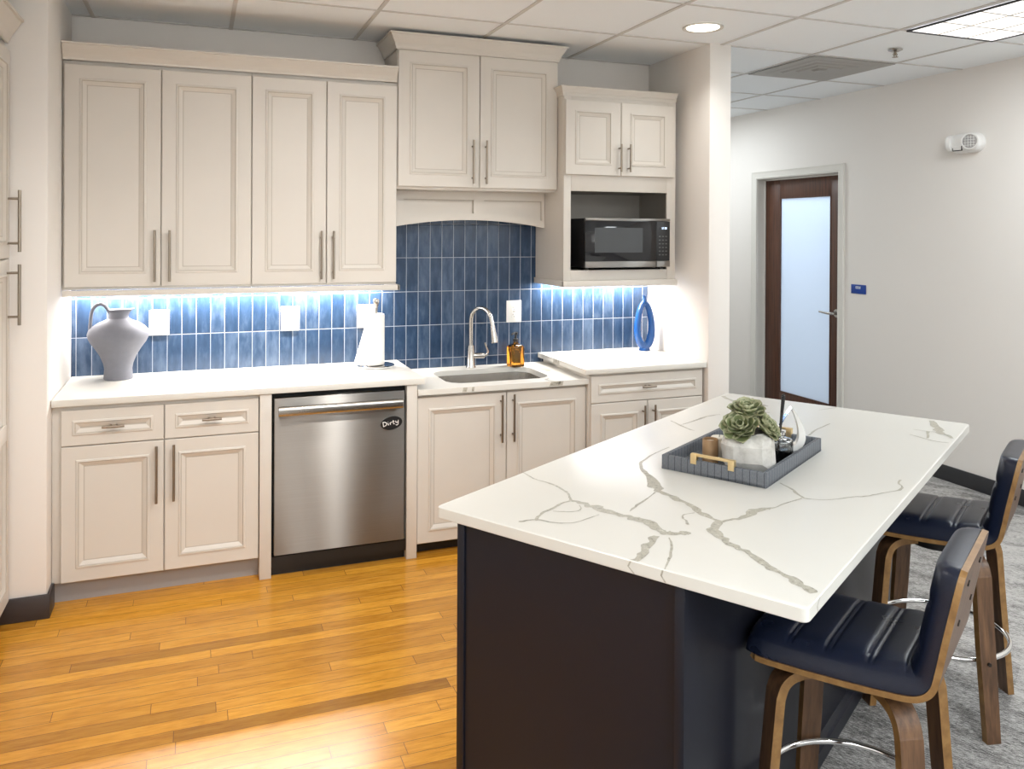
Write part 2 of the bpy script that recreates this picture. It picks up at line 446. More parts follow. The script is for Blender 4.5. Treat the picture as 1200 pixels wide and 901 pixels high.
# baseboards
struct('baseboard_left', MB().box(-0.30, -0.732, 0.0, 0.082, -0.72, 0.105, 0.003).box(0.070, -0.72, 0.0, 0.082, -0.60, 0.105, 0.002), M['base'])
struct('baseboard_right', MB().box(5.438, YF, 0.0, 5.45, DY0 - 0.075, 0.105, 0.003), M['base_grey'])
struct('baseboard_corridor', MB().box(3.605, -0.70, 0.0, 3.617, 2.99, 0.105, 0.003), M['base_grey'])
# door casing
FW = 0.066
def casing(mb, prof):
    ys, zt = (DY0, DY1), DZ
    rings = []
    for f in (lambda o, d: (5.4499 - d, DY0 - o, 0.0), lambda o, d: (5.4499 - d, DY0 - o, DZ + o), lambda o, d: (5.4499 - d, DY1 + o, DZ + o), lambda o, d: (5.4499 - d, DY1 + o, 0.0)):
        rings.append([f(o, d) for o, d in prof])
    return mb.loft(rings, smooth=False)
mb = casing(MB(), [(0.0, 0.0), (0.0, 0.012), (0.012, 0.016), (0.018, 0.012), (0.050, 0.016), (FW - 0.003, 0.020), (FW, 0.017), (FW, 0.0)])
mb.box(5.4495, DY0, 0, 5.60, DY0 + 0.004, DZ).box(5.4495, DY1 - 0.004, 0, 5.60, DY1, DZ).box(5.4495, DY0 + .004, DZ - 0.004, 5.60, DY1 - .004, DZ)
mb.box(5.522, DY1 - 0.018, 0, 5.53, DY1, DZ).box(5.522, DY0, 0, 5.53, DY0 + 0.012, DZ).box(5.522, DY0, DZ - 0.016, 5.53, DY1, DZ)
struct('trim_1', mb, M['white_trim'])
# room behind the frosted door
mb = MB().box(7.2, -0.6, 0, 7.3, 2.6, 2.8).box(5.6, -0.7, 0, 7.3, -0.6, 2.8).box(5.6, 2.6, 0, 7.3, 2.7, 2.8).box(5.6, -0.7, -0.05, 7.3, 2.7, 0.0).box(5.6, -0.7, 2.8, 7.3, 2.7, 2.85)
struct('wall_beyond_door', mb, M['wall'])
# door leaf
LY0, LY1, LX0, LX1 = DY0 + 0.006, DY1 - 0.006, 5.532, 5.575
GY0, GY1, GZ0, GZ1 = 0.607, 1.245, 0.262, 1.996
mb = MB()
mb.box(LX0, LY0, 0.008, LX1, GY0, DZ - 0.012, 0.002).box(LX0, GY1, 0.008, LX1, LY1, DZ - 0.012, 0.002)
mb.box(LX0, GY0, GZ1, LX1, GY1, DZ - 0.012, 0.002).box(LX0, GY0, 0.008, LX1, GY1, GZ0, 0.002)
door = obj('door_1', mb, M['door_wood']); door['kind'] = 'structure'
obj('door_glass', MB().box(LX0 + 0.012, GY0, GZ0, LX0 + 0.020, GY1, GZ1), M['frost'], door)
mb = MB()
for y0, y1, z0, z1 in ((GY0, GY0 + .012, GZ0, GZ1), (GY1 - .012, GY1, GZ0, GZ1), (GY0, GY1, GZ0, GZ0 + .012), (GY0, GY1, GZ1 - .012, GZ1)):
    mb.box(LX0 - 0.002, y0, z0, LX0 + 0.011, y1, z1)
obj('glazing_bead', mb, M['door_wood'], door)
hy, hz = 0.530, 1.030
mb = MB().tube([(LX0, hy, hz), (LX0 - .010, hy, hz)], .034, 24)
mb.tube([(LX0 - .01, hy, hz), (LX0 - .045, hy, hz), (LX0 - .058, hy + .012, hz), (LX0 - .060, hy + .05, hz - .002), (LX0 - .056, hy + .145, hz + .004)], [.012, .012, .012, .010, .008], 12)
obj('door_handle', mb, M['satin'], door)

# ------------------------------------------------------------------ cabinet parts
def rings_door(mb, x0, z0, x1, z1, yf, t=0.020, stile=0.07, bead=0.028):
    """framed door facing -Y, bead moulding around a sunk panel"""
    prof = [(0, -t), (0, -0.003), (0.003, 0), (stile - 0.003, 0), (stile, 0.0045), (stile + 0.007, 0.0055), (stile + 0.011, 0.001), (stile + 0.020, -0.0035), (stile + bead, -0.0085), (stile + bead + 0.004, -0.0090)]
    rings = []
    for ins, d in prof:
        rings.append([(x0 + ins, yf - d, z0 + ins), (x1 - ins, yf - d, z0 + ins), (x1 - ins, yf - d, z1 - ins), (x0 + ins, yf - d, z1 - ins)])
    mb.loft(rings, smooth=False)
    k0 = len(mb.mi) - ((len(prof) - 1) * 4 + 2)
    for i_ in (5, 8):
        for q_ in range(4): mb.mi[k0 + i_ * 4 + q_] = 1
    return mb
def vpull(mb, x, yf, z0, z1, r=0.006, so=0.032):
    mb.rod((x, yf - so, z0), (x, yf - so, z1), r)
    for z in (z0 + (z1 - z0) * 0.14, z1 - (z1 - z0) * 0.14): mb.rod((x, yf, z), (x, yf - so, z), r * 0.8)
    return mb
def hpull(mb, x0, x1, yf, z, r=0.006, so=0.032, single=False):
    mb.rod((x0, yf - so, z), (x1, yf - so, z), r)
    for x in ((x0 + x1) / 2 - 0.012, (x0 + x1) / 2 + 0.012): mb.rod((x, yf, z), (x, yf - so, z), r * 0.8)
    return mb
def cabinet_door(root, x0, z0, x1, z1, yf, pull=None, stile=0.07, name='door', hname='handle'):
    d = obj(name, rings_door(MB(), x0, z0, x1, z1, yf, stile=stile), [M['paint'], M['glaze']], root)
    if pull:
        if pull[0] == 'v': mbp = vpull(MB(), pull[1], yf, pull[2], pull[3])
        else: mbp = hpull(MB(), pull[1], pull[2], yf, pull[3])
        obj(hname, mbp, M['nickel'], d)
    return d
def carcass(mb, x0, y0, z0, x1, y1, z1, open_front=False):
    return mb.box(x0, y0, z0, x1, y1, z1, 0.0015)
def crown_prof(h, d):
    # (outward, up) profile
    return [(0, 0), (0.006, 0), (0.008, 0.010), (0.012, 0.016), (d * 0.35, h * 0.38), (d * 0.62, h * 0.62), (d * 0.82, h * 0.84), (d * 0.84, h * 0.88), (d, h * 0.90), (d, h), (0, h)]
def crown(mb, x0, x1, yf, yb, z, h, d, left=True, right=True):
    pr = crown_prof(h, d); path = []
    if left: path.append(lambda o, u: (x0 - o, yb, z + u))
    path.append(lambda o, u: ((x0 - o) if left else x0, yf - o, z + u))
    path.append(lambda o, u: ((x1 + o) if right else x1, yf - o, z + u))
    if right: path.append(lambda o, u: (x1 + o, yb, z + u))
    return mb.loft([[f(o, u) for o, u in pr] for f in path], smooth=False)

YU = -0.345   # front of wall cabinet doors
# --- left wall cabinets (two units)
for nm, x0, x1, dr, lab in (
    ('wall_cabinet', 0.0715, 0.9335, ((0.080, 0.5045), (0.5085, 0.9315)), 'cream double-door wall cabinet in the left corner above the grey pitcher'),
    ('wall_cabinet', 0.9335, 1.690, ((0.9355, 1.310), (1.314, 1.688)), 'cream double-door wall cabinet above the dishwasher, left of the arched hood')):
    r = thing(nm, lab, 'cabinet', ((x0 + x1) / 2, YU, 1.395))
    obj('body', carcass(MB(), x0, YU + 0.021, 1.392, x1, -0.001, 2.492), M['paint'], r)
    for k, (a, b) in enumerate(dr):
        hx = (b - 0.026) if k == 0 else (a + 0.038 if x0 < 0.5 else a + 0.033)
        cabinet_door(r, a, 1.404, b, 2.474, YU, ('v', hx, 1.428, 1.682), 0.068)
o = obj('crown_molding', crown(MB(), 0.074, 1.686, YU + 0.004, -0.2, 2.4925, 0.078, 0.055, left=False, right=False), M['paint'])
tag(o, 'long cream crown molding along the top of the left wall cabinets', 'molding')
o = obj('light_rail', MB().box(0.074, YU - 0.016, 1.362, 1.706, YU + 0.006, 1.391, 0.004).box(1.69, YU - 0.016, 1.362, 1.706, -0.011, 1.391, 0.004), M['paint'])
tag(o, 'cream light rail strip under the left wall cabinets', 'molding')

# --- hood cabinet above the sink with arched valance
r = thing('hood_cabinet', 'tall-set cream cabinet above the sink with an arched valance and crown at the ceiling', 'cabinet', (2.17, YU, 1.70))
obj('body', MB().box(1.692, YU + 0.021, 1.915, 2.647, -0.011, 2.70, 0.0015), M['paint'], r)
for k, (a, b) in enumerate(((1.696, 2.1635), (2.1675, 2.646))):
    cabinet_door(r, a, 1.929, b, 2.676, YU, ('v', 2.121 if k == 0 else 2.199, 1.950, 2.196), 0.068)
obj('crown', crown(MB(), 1.690, 2.647, YU + 0.004, -0.02, 2.677, 0.086, 0.050).box(1.700, YU + 0.03, 2.755, 2.640, -0.02, 2.7785), M['paint'], r)
YV = -0.155
def arch_z(x): # 1.749 at the apex, 1.70 at the ends
    t = (x - 2.175) / 0.50; return 1.749 - 0.049 * t * t
N = 40; xa, xb = 1.694, 2.647
top = [(xa + (xb - xa) * i / N, 1.914) for i in range(N + 1)]; bot = [(xa + (xb - xa) * i / N, arch_z(xa + (xb - xa) * i / N)) for i in range(N + 1)]
mb = MB()
def slab(mb, top, bot, y0, y1):
    n = len(top)
    vs = [(x, y0, z) for x, z in top] + [(x, y0, z) for x, z in bot] + [(x, y1, z) for x, z in top] + [(x, y1, z) for x, z in bot]
    fs = []
    for i in range(n - 1):
        fs += [[i, i + 1, n + i + 1, n + i], [2 * n + i, 3 * n + i, 3 * n + i + 1, 2 * n + i + 1], [i, 2 * n + i, 2 * n + i + 1, i + 1], [n + i, n + i + 1, 3 * n + i + 1, 3 * n + i]]
    fs += [[0, n, 3 * n, 2 * n], [n - 1, 3 * n - 1, 4 * n - 1, 2 * n - 1]]
    return mb.add(vs, fs)
slab(mb, top, bot, YV + 0.016, YV + 0.028)          # sunk ground
slab(mb, top, [(x, 1.868) for x, z in top], YV, YV + 0.017)
slab(mb, [(x, z + 0.040) for x, z in bot], bot, YV, YV + 0.017)
for a, b in ((xa, 1.774), (2.194, 2.258), (2.632, xb)):
    mb.box(a, YV + 0.0004, arch_z((a + b) / 2) + 0.036, b, YV + 0.0172, 1.8682)
for a, b in ((1.774, 2.194), (2.258, 2.632)):  # dark strips paint shade along top and right of each recess
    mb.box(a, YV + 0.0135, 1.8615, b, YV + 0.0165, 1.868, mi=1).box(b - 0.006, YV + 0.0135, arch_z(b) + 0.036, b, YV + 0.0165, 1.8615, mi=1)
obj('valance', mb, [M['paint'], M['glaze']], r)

# --- microwave cabinet
YM = -0.449
r = thing('microwave_cabinet', 'small cream cabinet with open niche holding the microwave, beside the right wing wall', 'cabinet', (3.02, YM, 1.40))
x0, x1, yf = 2.650, 3.398, YM + 0.021
mb = MB()
mb.box(x0, yf + .018, 1.392, x0 + 0.018, -0.011, 2.47).box(x1 - 0.018, yf + .018, 1.392, x1, -0.011, 2.47)   # sides
mb.box(x0, yf, 1.40, 2.696, yf + 0.018, 2.47, 0.001).box(3.338, yf, 1.40, x1, yf + 0.018, 2.47, 0.001)       # stiles
mb.box(2.696, yf, 1.40, 3.338, yf + 0.018, 1.459, 0.001).box(2.696, yf, 1.921, 3.338, yf + 0.018, 2.47, 0.001)
mb.box(x0 + .002, yf + 0.019, 1.394, x1 - .002, -0.012, 1.412).box(x0 + .002, yf + .019, 2.452, x1 - .002, -0.012, 2.468)
obj('body', mb, M['paint'], r)
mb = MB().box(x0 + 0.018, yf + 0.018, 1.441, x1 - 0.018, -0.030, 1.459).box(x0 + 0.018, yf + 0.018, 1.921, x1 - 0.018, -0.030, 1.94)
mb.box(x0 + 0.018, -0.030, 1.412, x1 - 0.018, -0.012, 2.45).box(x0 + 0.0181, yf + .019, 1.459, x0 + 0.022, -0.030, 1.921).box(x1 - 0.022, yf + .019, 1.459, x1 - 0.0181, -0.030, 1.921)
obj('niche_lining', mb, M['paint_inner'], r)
for k, (a, b) in enumerate(((2.652, 3.010), (3.014, 3.374))):
    cabinet_door(r, a, 2.014, b, 2.448, YM, ('v', 3.010 - 0.012 if k == 0 else 3.014 + 0.045, 2.036, 2.20), 0.062)
obj('crown', crown(MB(), x0, x1, yf + 0.004, -0.02, 2.4705, 0.055, 0.030, right=False), M['paint'], r)
obj('light_rail', MB().box(x0 - 0.012, yf - 0.030, 1.364, x1, yf - 0.002, 1.399, 0.004).box(x0 - 0.012, yf - 0.028, 1.364, x0 - 0.0002, -0.012, 1.399, 0.003), M['paint'], r)

# --- base cabinets
def base_cab(lab, x0, x1, yb_front, ztop, doors, drawers, zb, zk, name='base_cabinet', kickmat='kick', ykick=None):
    r = thing(name, lab, 'cabinet', ((x0 + x1) / 2, yb_front, 0))
    yf = yb_front + 0.021
    obj('body', MB().box(x0, yf, zk, x1, -0.011, ztop, 0.0015), M['paint'], r)
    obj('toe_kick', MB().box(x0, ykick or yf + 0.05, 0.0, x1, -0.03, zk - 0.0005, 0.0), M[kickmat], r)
    for a, z0, b, z1, pl in drawers: cabinet_door(r, a, z0, b, z1, yb_front, pl, 0.048, 'drawer')
    for a, z0, b, z1, pl in doors: cabinet_door(r, a, z0, b, z1, yb_front, pl, 0.062)
    return r
YB1 = -0.631
base_cab('cream base cabinet with two drawers over two doors, left of the dishwasher', 0.0715, 0.955, YB1, 0.893,
    [(0.109, 0.104, 0.5315, 0.7105, ('v', 0.501, 0.428, 0.690)), (0.5355, 0.104, 0.9525, 0.7105, ('v', 0.575, 0.431, 0.691))],
    [(0.109, 0.7145, 0.5315, 0.874, ('h', 0.276, 0.368, 0.797)), (0.5355, 0.7145, 0.9525, 0.874, ('h', 0.697, 0.784, 0.797))], 0.104, 0.10, ykick=-0.567)
base_cab('cream two-door base cabinet under the sink', 1.7345, 2.704, YB1, 0.6,
    [(1.737, 0.066, 2.226, 0.822, ('v', 2.194, 0.560, 0.812)), (2.230, 0.066, 2.700, 0.822, ('v', 2.262, 0.560, 0.812))], [], 0.066, 0.07, name='sink_cabinet', kickmat='black')
# front rails round the sink opening, kept as part of the sink cabinet
sc = [o for o in COL.objects if o.name == 'sink_cabinet'][0]
obj('face_frame', MB().box(1.7345, YB1 + 0.021, 0.6, 2.704, YB1 + 0.04, 0.838).box(1.7345, YB1 + .04, 0.6, 1.76, -0.011, 0.838).box(2.68, YB1 + .04, 0.6, 2.704, -0.011, 0.838), M['paint'], sc)
YB3 = -0.672
base_cab('cream base cabinet with one wide drawer over two doors, beside the right wing wall', 2.7055, 3.446, YB3, 0.895,
    [(2.712, 0.104, 3.069, 0.728, ('v', 3.037, 0.450, 0.705)), (3.073, 0.104, 3.436, 0.728, ('v', 3.103, 0.450, 0.705))],
    [(2.712, 0.732, 3.436, 0.882, ('h', 3.022, 3.108, 0.811))], 0.104, 0.10)
# filler panels either side of the dishwasher
for a, b, lab in ((0.957, 1.012, 'narrow cream filler panel on the left side of the dishwasher'), (1.679, 1.7335, 'narrow cream filler panel between the dishwasher and the sink cabinet')):
    tag(obj('filler_panel', MB().box(a, -0.640, 0.0, b, -0.011, 0.893, 0.002), M['paint']), lab, 'panel')

# --- worktops
CVEINS = [[(0.545,-0.642,0.0041),(0.68,-0.611,0.0054),(0.777,-0.613,0.0066),(0.839,-0.481,0.0083),(0.933,-0.387,0.0075),(1.025,-0.382,0.0041)],[(0.805,-0.622,0.0033),(0.921,-0.596,0.0041),(1.052,-0.429,0.0058),(1.187,-0.341,0.0054),(1.338,-0.186,0.0041),(1.475,-0.19,0.0033)],[(0.217,-0.078,0.0025),(0.278,-0.283,0.0025)]]
def catmull(pts, n=5):
    out = []
    P = [pts[0]] + list(pts) + [pts[-1]]
    for i in range(1, len(P) - 2):
        for k in range(n):
            t = k / n
            out.append(tuple(0.5 * ((2 * P[i][c]) + (-P[i - 1][c] + P[i + 1][c]) * t + (2 * P[i - 1][c] - 5 * P[i][c] + 4 * P[i + 1][c] - P[i + 2][c]) * t * t + (-P[i - 1][c] + 3 * P[i][c] - 3 * P[i + 1][c] + P[i + 2][c]) * t ** 3) for c in range(len(P[0]))))
    out.append(tuple(pts[-1])); return out
VZ = [0]
def vein(mb, pts, z, mi=1, jit=0.35, wmul=1.0):
    q = catmull(pts, 9); L = []; R_ = []
    VZ[0] += 1; z = z + (VZ[0] % 12) * 0.00003
    rnd = random.Random(len(pts) * 31 + int(pts[0][0] * 1000))
    def wob(n):   # smooth random wobble along the vein
        k = max(3, n // 3); c = [rnd.uniform(-1, 1) for _ in range(k + 2)]
        out = []
        for i in range(n):
            t = i / max(1, n - 1) * k; a = int(t); f = t - a; f = f * f * (3 - 2 * f); out.append(c[a] * (1 - f) + c[min(a + 1, k + 1)] * f)
        return out
    n = len(q); w1, w2, sh = wob(n), wob(n), wob(n)
    for i, (x, y, w) in enumerate(q):
        a = q[max(i - 1, 0)]; b = q[min(i + 1, n - 1)]
        d = Vector((b[0] - a[0], b[1] - a[1], 0))
        if d.length < 1e-6: d = Vector((1, 0, 0))
        d.normalize(); nn = Vector((-d.y, d.x, 0)); w = w * wmul
        L.append(Vector((x, y, z)) + nn * w * (1 + w1[i] * jit + sh[i] * 0.35)); R_.append(Vector((x, y, z)) - nn * w * (1 + w2[i] * jit - sh[i] * 0.35))
    mb.add(L + R_, [[i, i + 1, n + i + 1, n + i] for i in range(n - 1)], mi)
    return mb
def slab_top(mb, x0, y0, z0, x1, y1, z1, bev=0.003): return mb.box(x0, y0, z0, x1, y1, z1, bev)
ZL, ZS = 0.927, 0.868
mb = slab_top(MB(), 0.073, -0.652, 0.8955, 1.772, -0.011, ZL)
for v in CVEINS: vein(mb, v, ZL + 0.0003, 1, 0.3, 0.9)
tag(obj('countertop', mb, [M['quartz'], M['vein_soft']]), 'long white quartz worktop above the dishwasher and left base cabinet', 'countertop')
mb = slab_top(MB(), 2.668, -0.692, 0.8965, 3.452, -0.011, ZL)
for yy, hh in ((-0.30, 0.02), (-0.33, 0.012), (-0.27, 0.014)):
    mb.add([(2.6677, yy - hh, 0.9), (2.6677, yy + hh * 1.4, 0.899), (2.6677, yy + hh, 0.922), (2.6677, yy - hh * 0.4, 0.923)], [[0, 1, 2, 3]], 1)
tag(obj('countertop', mb, [M['quartz'], M['vein']]), 'raised white quartz worktop at right, under the microwave cabinet', 'countertop')
# lower sink worktop with a rounded cut-out
SX0, SY0, SX1, SY1 = 1.935, -0.545, 2.535, -0.140
mb = MB()
hole = rrect(SX0, SY0, SX1, SY1, 0.095, 8)
outer = []
ox0, oy0, ox1, oy1 = 1.7345, -0.655, 2.704, -0.011
cx, cy = (SX0 + SX1) / 2, (SY0 + SY1) / 2
for hx, hyy in hole:
    dx, dy = hx - cx, hyy - cy
    s = min((ox1 - cx) / dx if dx > 1e-9 else ((ox0 - cx) / dx if dx < -1e-9 else 1e9), (oy1 - cy) / dy if dy > 1e-9 else ((oy0 - cy) / dy if dy < -1e-9 else 1e9))
    outer.append((cx + dx * s, cy + dy * s))
def fix(poly): # snap the nearest rim point to each outer corner
    for c in ((ox0, oy0), (ox1, oy0), (ox1, oy1), (ox0, oy1)):
        k = min(range(len(poly)), key=lambda i: (poly[i][0] - c[0]) ** 2 + (poly[i][1] - c[1]) ** 2); poly[k] = c
    return poly
outer = fix(outer)
ringT = lambda poly, z: [(a, b, z) for a, b in poly]
mb.loft([ringT(outer, 0.839), ringT(outer, ZS - .002), ringT([(a + (cx - a) * .004, b + (cy - b) * .004) for a, b in outer], ZS), ringT(hole, ZS), ringT(hole, 0.839)], smooth=False, loop=True)
for xx, w in ((1.985, 0.014), (2.50, 0.034), (2.535, 0.016), (2.03, 0.008)):
    mb.add([(xx - w, oy0 - 0.0004, 0.842), (xx + w * 0.7, oy0 - 0.0004, 0.842), (xx + w, oy0 - 0.0004, 0.865), (xx - w * 0.6, oy0 - 0.0004, 0.865)], [[0, 1, 2, 3]], 1)
vein(mb, [(2.56, -0.20, .010), (2.60, -0.28, .018), (2.59, -0.36, .012)], ZS + .0003, 1)
vein(mb, [(2.49, -0.65, .012), (2.47, -0.60, .008), (2.50, -0.57, .004)], ZS + .0003, 1)
tag(obj('countertop', mb, [M['quartz'], M['vein']]), 'lower white quartz worktop with the sink cut into it', 'countertop')
r = thing('sink', 'stainless steel undermount sink with rounded corners below the faucet', 'sink', (cx, cy, 0.65))
mb = MB()
big = rrect(SX0 - 0.012, SY0 - 0.012, SX1 + 0.012, SY1 + 0.012, 0.10, 8); ins = rrect(SX0 + 0.004, SY0 + 0.004, SX1 - 0.004, SY1 - 0.004, 0.09, 8)
b2 = rrect(SX0 + 0.012, SY0 + 0.012, SX1 - 0.012, SY1 - 0.012, 0.085, 8); b3 = rrect(SX0 + 0.05, SY0 + 0.05, SX1 - 0.05, SY1 - 0.05, 0.06, 8)
b4 = rrect(cx - .05, cy - .05, cx + .05, cy + .05, 0.049, 8)
mb.loft([ringT(big, 0.836), ringT(big, 0.8385), ringT(ins, 0.8385), ringT(b2, 0.68), ringT(b3, 0.655), ringT(b4, 0.652), ringT(b4, 0.646), ringT(b3, 0.648), ringT([(a, b) for a, b in rrect(SX0 + 0.006, SY0 + 0.006, SX1 - 0.006, SY1 - 0.006, 0.088, 8)], 0.675)], loop=True, smooth=True)
obj('basin', mb, M['sink_steel'], r)
obj('drain', MB().lathe([(0.045, 0.652), (0.045, 0.655), (0.038, 0.656), (0.030, 0.653), (0.0, 0.653)], (cx, cy, 0), 28), M['satin'], r)

# --- faucet
fx, fy = 2.205, -0.080
r = thing('faucet', 'brushed nickel gooseneck faucet behind the sink', 'faucet', (fx, fy, ZS))
mb = MB().lathe([(0.030, 0), (0.030, 0.006), (0.026, 0.012), (0.022, 0.10), (0.0185, 0.135), (0.0, 0.135)], (fx, fy, ZS), 28)
obj('base', mb, M['satin'], r)
dv = Vector((0.10, -0.185, 0)).normalized()
P = [Vector((fx, fy, ZS + 0.13)), Vector((fx, fy, ZS + 0.285))]
R_ = 0.082
for k in range(1, 15):
    a = PI * k / 15
    P.append(Vector((fx, fy, ZS + 0.285)) + dv * (R_ - R_ * math.cos(a)) + Vector((0, 0, R_ * math.sin(a) * 0.95)))
end = P[-1] + dv * 0.012 + Vector((0, 0, -0.045)); P.append(end)
obj('spout', MB().tube(P, 0.0125, 14), M['satin'], r)
obj('spray_head', MB().tube([end + Vector((0, 0, 0.012)), end, end + dv * .006 + Vector((0, 0, -0.03)), end + dv * .016 + Vector((0, 0, -0.088)), end + dv * .017 + Vector((0, 0, -0.092))], [0.0125, 0.0145, 0.0165, 0.021, 0.017], 20), M['satin'], r)
mb = MB().tube([(fx + .012, fy - .004, ZS + .072), (fx + .075, fy - .02, ZS + .072), (fx + .082, fy - .022, ZS + .072)], [.0175, .0175, .013], 18)
mb.tube([(fx + .078, fy - .021, ZS + .070), (fx + .093, fy - .028, ZS + .078), (fx + .098, fy - .03, ZS + .098), (fx + .078, fy - .03, ZS + .150)], [.007, .007, .006, .0055], 10)
obj('lever', mb, M['satin'], r)

# --- dishwasher
r = thing('dishwasher', 'stainless steel dishwasher with a wide bar handle', 'dishwasher', (1.345, -0.63, 0))
obj('tub', MB().box(1.0135, -0.60, 0.10, 1.6775, -0.02, 0.894), M['dark_cavity'], r)
obj('door', MB().box(1.0235, -0.641, 0.106, 1.6665, -0.601, 0.870, 0.004), M['steel'], r)
obj('toe_panel', MB().box(1.0145, -0.60, 0.0, 1.6765, -0.56, 0.0995).box(1.0145, -0.632, 0.046, 1.6765, -0.601, 0.0995), M['black'], r)
hd = MB()
rb = rrect(-0.016, -0.024, 0.016, 0.024, 0.014, 5)
hd.loft([[(xx, -0.685 + a, 0.812 + b) for a, b in rb] for xx in (1.040, 1.646)], smooth=True)
hd.box(1.055, -0.672, 0.794, 1.085, -0.640, 0.830, 0.003).box(1.600, -0.672, 0.794, 1.630, -0.640, 0.830, 0.003)
obj('handle', hd, M['satin'], r)
# magnet with hand lettering
mx, mz, my = 1.599, 0.708, -0.6415
r = thing('magnet', 'small black oval magnet reading Dirty on the dishwasher door', 'magnet', (mx, my, mz))
rot = Matrix.Translation((mx, 0, mz)) @ Matrix.Rotation(-math.radians(7), 4, 'Y')
mb = MB(rot)
el = [(0.055 * math.cos(2 * PI * k / 48), 0.0335 * math.sin(2 * PI * k / 48)) for k in range(48)]
mb.loft([[(a, my, b) for a, b in el], [(a, my - 0.003, b) for a, b in el], [(a * .97, my - 0.0038, b * .95) for a, b in el]], smooth=False)
obj('plate', mb, M['black'], r)
strokes = [[(-41, 12), (-40, -9)], [(-42, 11), (-33, 10), (-25, 5), (-24, -1), (-30, -7), (-42, -10)], [(-17, 2), (-16, -8)], [(-17, 8), (-16.5, 9.5)],
    [(-8, 3), (-7, -7)], [(-8, -1), (-4, 3), (1, 4)], [(8, 12), (8, -3), (10, -6), (14, -6)], [(3, 5), (14, 6)], [(20, 7), (20, 1), (23, -2), (28, -1), (31, 3)], [(32, 9), (31, -3), (28, -12), (22, -14), (18, -11)]]
mb = MB(rot)
for st in strokes:
    q = catmull([(a, b) for a, b in st], 4) if len(st) > 2 else st
    mb.tube([(a * .00108, my - 0.0040, b * .00108) for a, b in q], 0.0021, 8, flat=0.35, up=None)
obj('lettering', mb, M['white_plastic'], r)

# --- tall pantry cabinet on the left, facing +X
XT = -0.070
r = thing('pantry_cabinet', 'tall cream pantry cabinet cut by the left edge, with two long bar handles', 'cabinet', (XT, -1.2, 0))
ptx = Matrix(((0, -1, 0, XT), (1, 0, 0, 0), (0, 0, 1, 0), (0, 0, 0, 1)))   # local x -> world y, local -y -> world +x
mb = MB().box(-0.72, -2.4, 0.10, XT - 0.021, -0.7335, 2.47, 0.0015)
obj('body', mb, M['paint'], r)
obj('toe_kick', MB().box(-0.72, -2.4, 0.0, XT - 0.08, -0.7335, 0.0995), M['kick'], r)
for k, (a, b) in enumerate(((-1.225, -0.740), (-1.715, -1.229))):
    for z0, z1, hz0, hz1 in ((1.562, 2.44, 1.588, 1.848), (0.104, 1.556, 1.280, 1.536)):
        mb = MB(ptx); rings_door(mb, a, z0, b, z1, 0.0, stile=0.062)
        if z0 < 1:   # lower door has a middle rail
            mb.box(a + .06, -0.004, 0.80, b - .06, 0.006, 0.87, 0.003)
        d = obj('door', mb, [M['paint'], M['glaze']], r)
        mbh = MB(ptx); vpull(mbh, b - 0.055 if k == 0 else a + 0.05, 0.0, hz0, hz1, 0.0065, 0.046)
        obj('handle', mbh, M['nickel'], d)
mb = MB()
pr_ = crown_prof(0.105, 0.062)
mb.loft([[(XT - 0.012 + o_, -0.7335 , 2.471 + u_) for o_, u_ in pr_], [(XT - 0.012 + o_, -2.4, 2.471 + u_) for o_, u_ in pr_]], smooth=False)
obj('crown', mb, M['paint'], r)

# --- microwave
YW = -0.475
r = thing('microwave', 'black and silver microwave oven in the niche of the right cabinet', 'microwave', (3.06, -0.28, 1.461))
obj('case', MB().box(2.768, YW + 0.022, 1.474, 3.332, -0.09, 1.762, 0.004), M['black'], r)
for xx in (2.80, 3.30):
    for yy in (-0.42, -0.14): obj('foot', MB().lathe([(0.012, 1.4595), (0.014, 1.474)], (xx, yy, 0), 14), M['black'], r)
dr = obj('door', MB().box(2.7665, YW, 1.512, 3.237, YW + 0.021, 1.748, 0.002), M['black_gloss'], r)
obj('window', MB().box(2.828, YW - 0.0012, 1.563, 3.145, YW + 0.001, 1.708), plain('microwave_window', (0.045, 0.05, 0.055, 1), 0.10), dr)
pn = obj('control_panel', MB().box(3.239, YW, 1.512, 3.332, YW + 0.021, 1.748, 0.002), M['black'], r)
obj('display', MB().box(3.262, YW - 0.001, 1.700, 3.310, YW + 0.001, 1.7145), M['black_gloss'], pn)
mb = MB()
def seg7(mb, ch, x, z, w, h, y):
    on = {'1': 'bc', '2': 'abged', '5': 'afgcd', '0': 'abcdef', '3': 'abgcd', '8': 'abcdefg', '4': 'fgbc'}[ch]; t_ = w * .22
    S7 = {'a': (0, h - t_, w, h), 'd': (0, 0, w, t_), 'g': (0, h / 2 - t_ / 2, w, h / 2 + t_ / 2), 'b': (w - t_, h / 2, w, h), 'c': (w - t_, 0, w, h / 2), 'f': (0, h / 2, t_, h), 'e': (0, 0, t_, h / 2)}
    for c in on:
        a, b, c2, d = S7[c]; mb.box(x + a, y, z + b, x + c2, y + .0006, z + d)
for ch, xx in (('1', 3.270), ('2', 3.280), ('3', 3.292), ('0', 3.302)): seg7(mb, ch, xx, 1.7015, 0.0068, 0.0115, YW - 0.0018)
obj('clock_digits', mb, M['display'], pn)
mb = MB()
for i in range(3):
    for j in range(6):
        mb.box(3.256 + i * 0.022, YW - 0.0008, 1.545 + j * 0.022, 3.268 + i * 0.022, YW + .001, 1.551 + j * 0.022)
obj('button', mb, plain('button_print', (0.11, 0.11, 0.11, 1), 0.5), pn)
mb = MB().box(2.7665, YW - 0.003, 1.749, 3.332, YW + 0.02, 1.7635, 0.002).box(2.7665, YW - 0.003, 1.476, 3.236, YW + 0.02, 1.511, 0.002).box(3.239, YW - 0.003, 1.476, 3.332, YW + 0.02, 1.511, 0.002)
obj('steel_trim', mb, M['steel'], r)

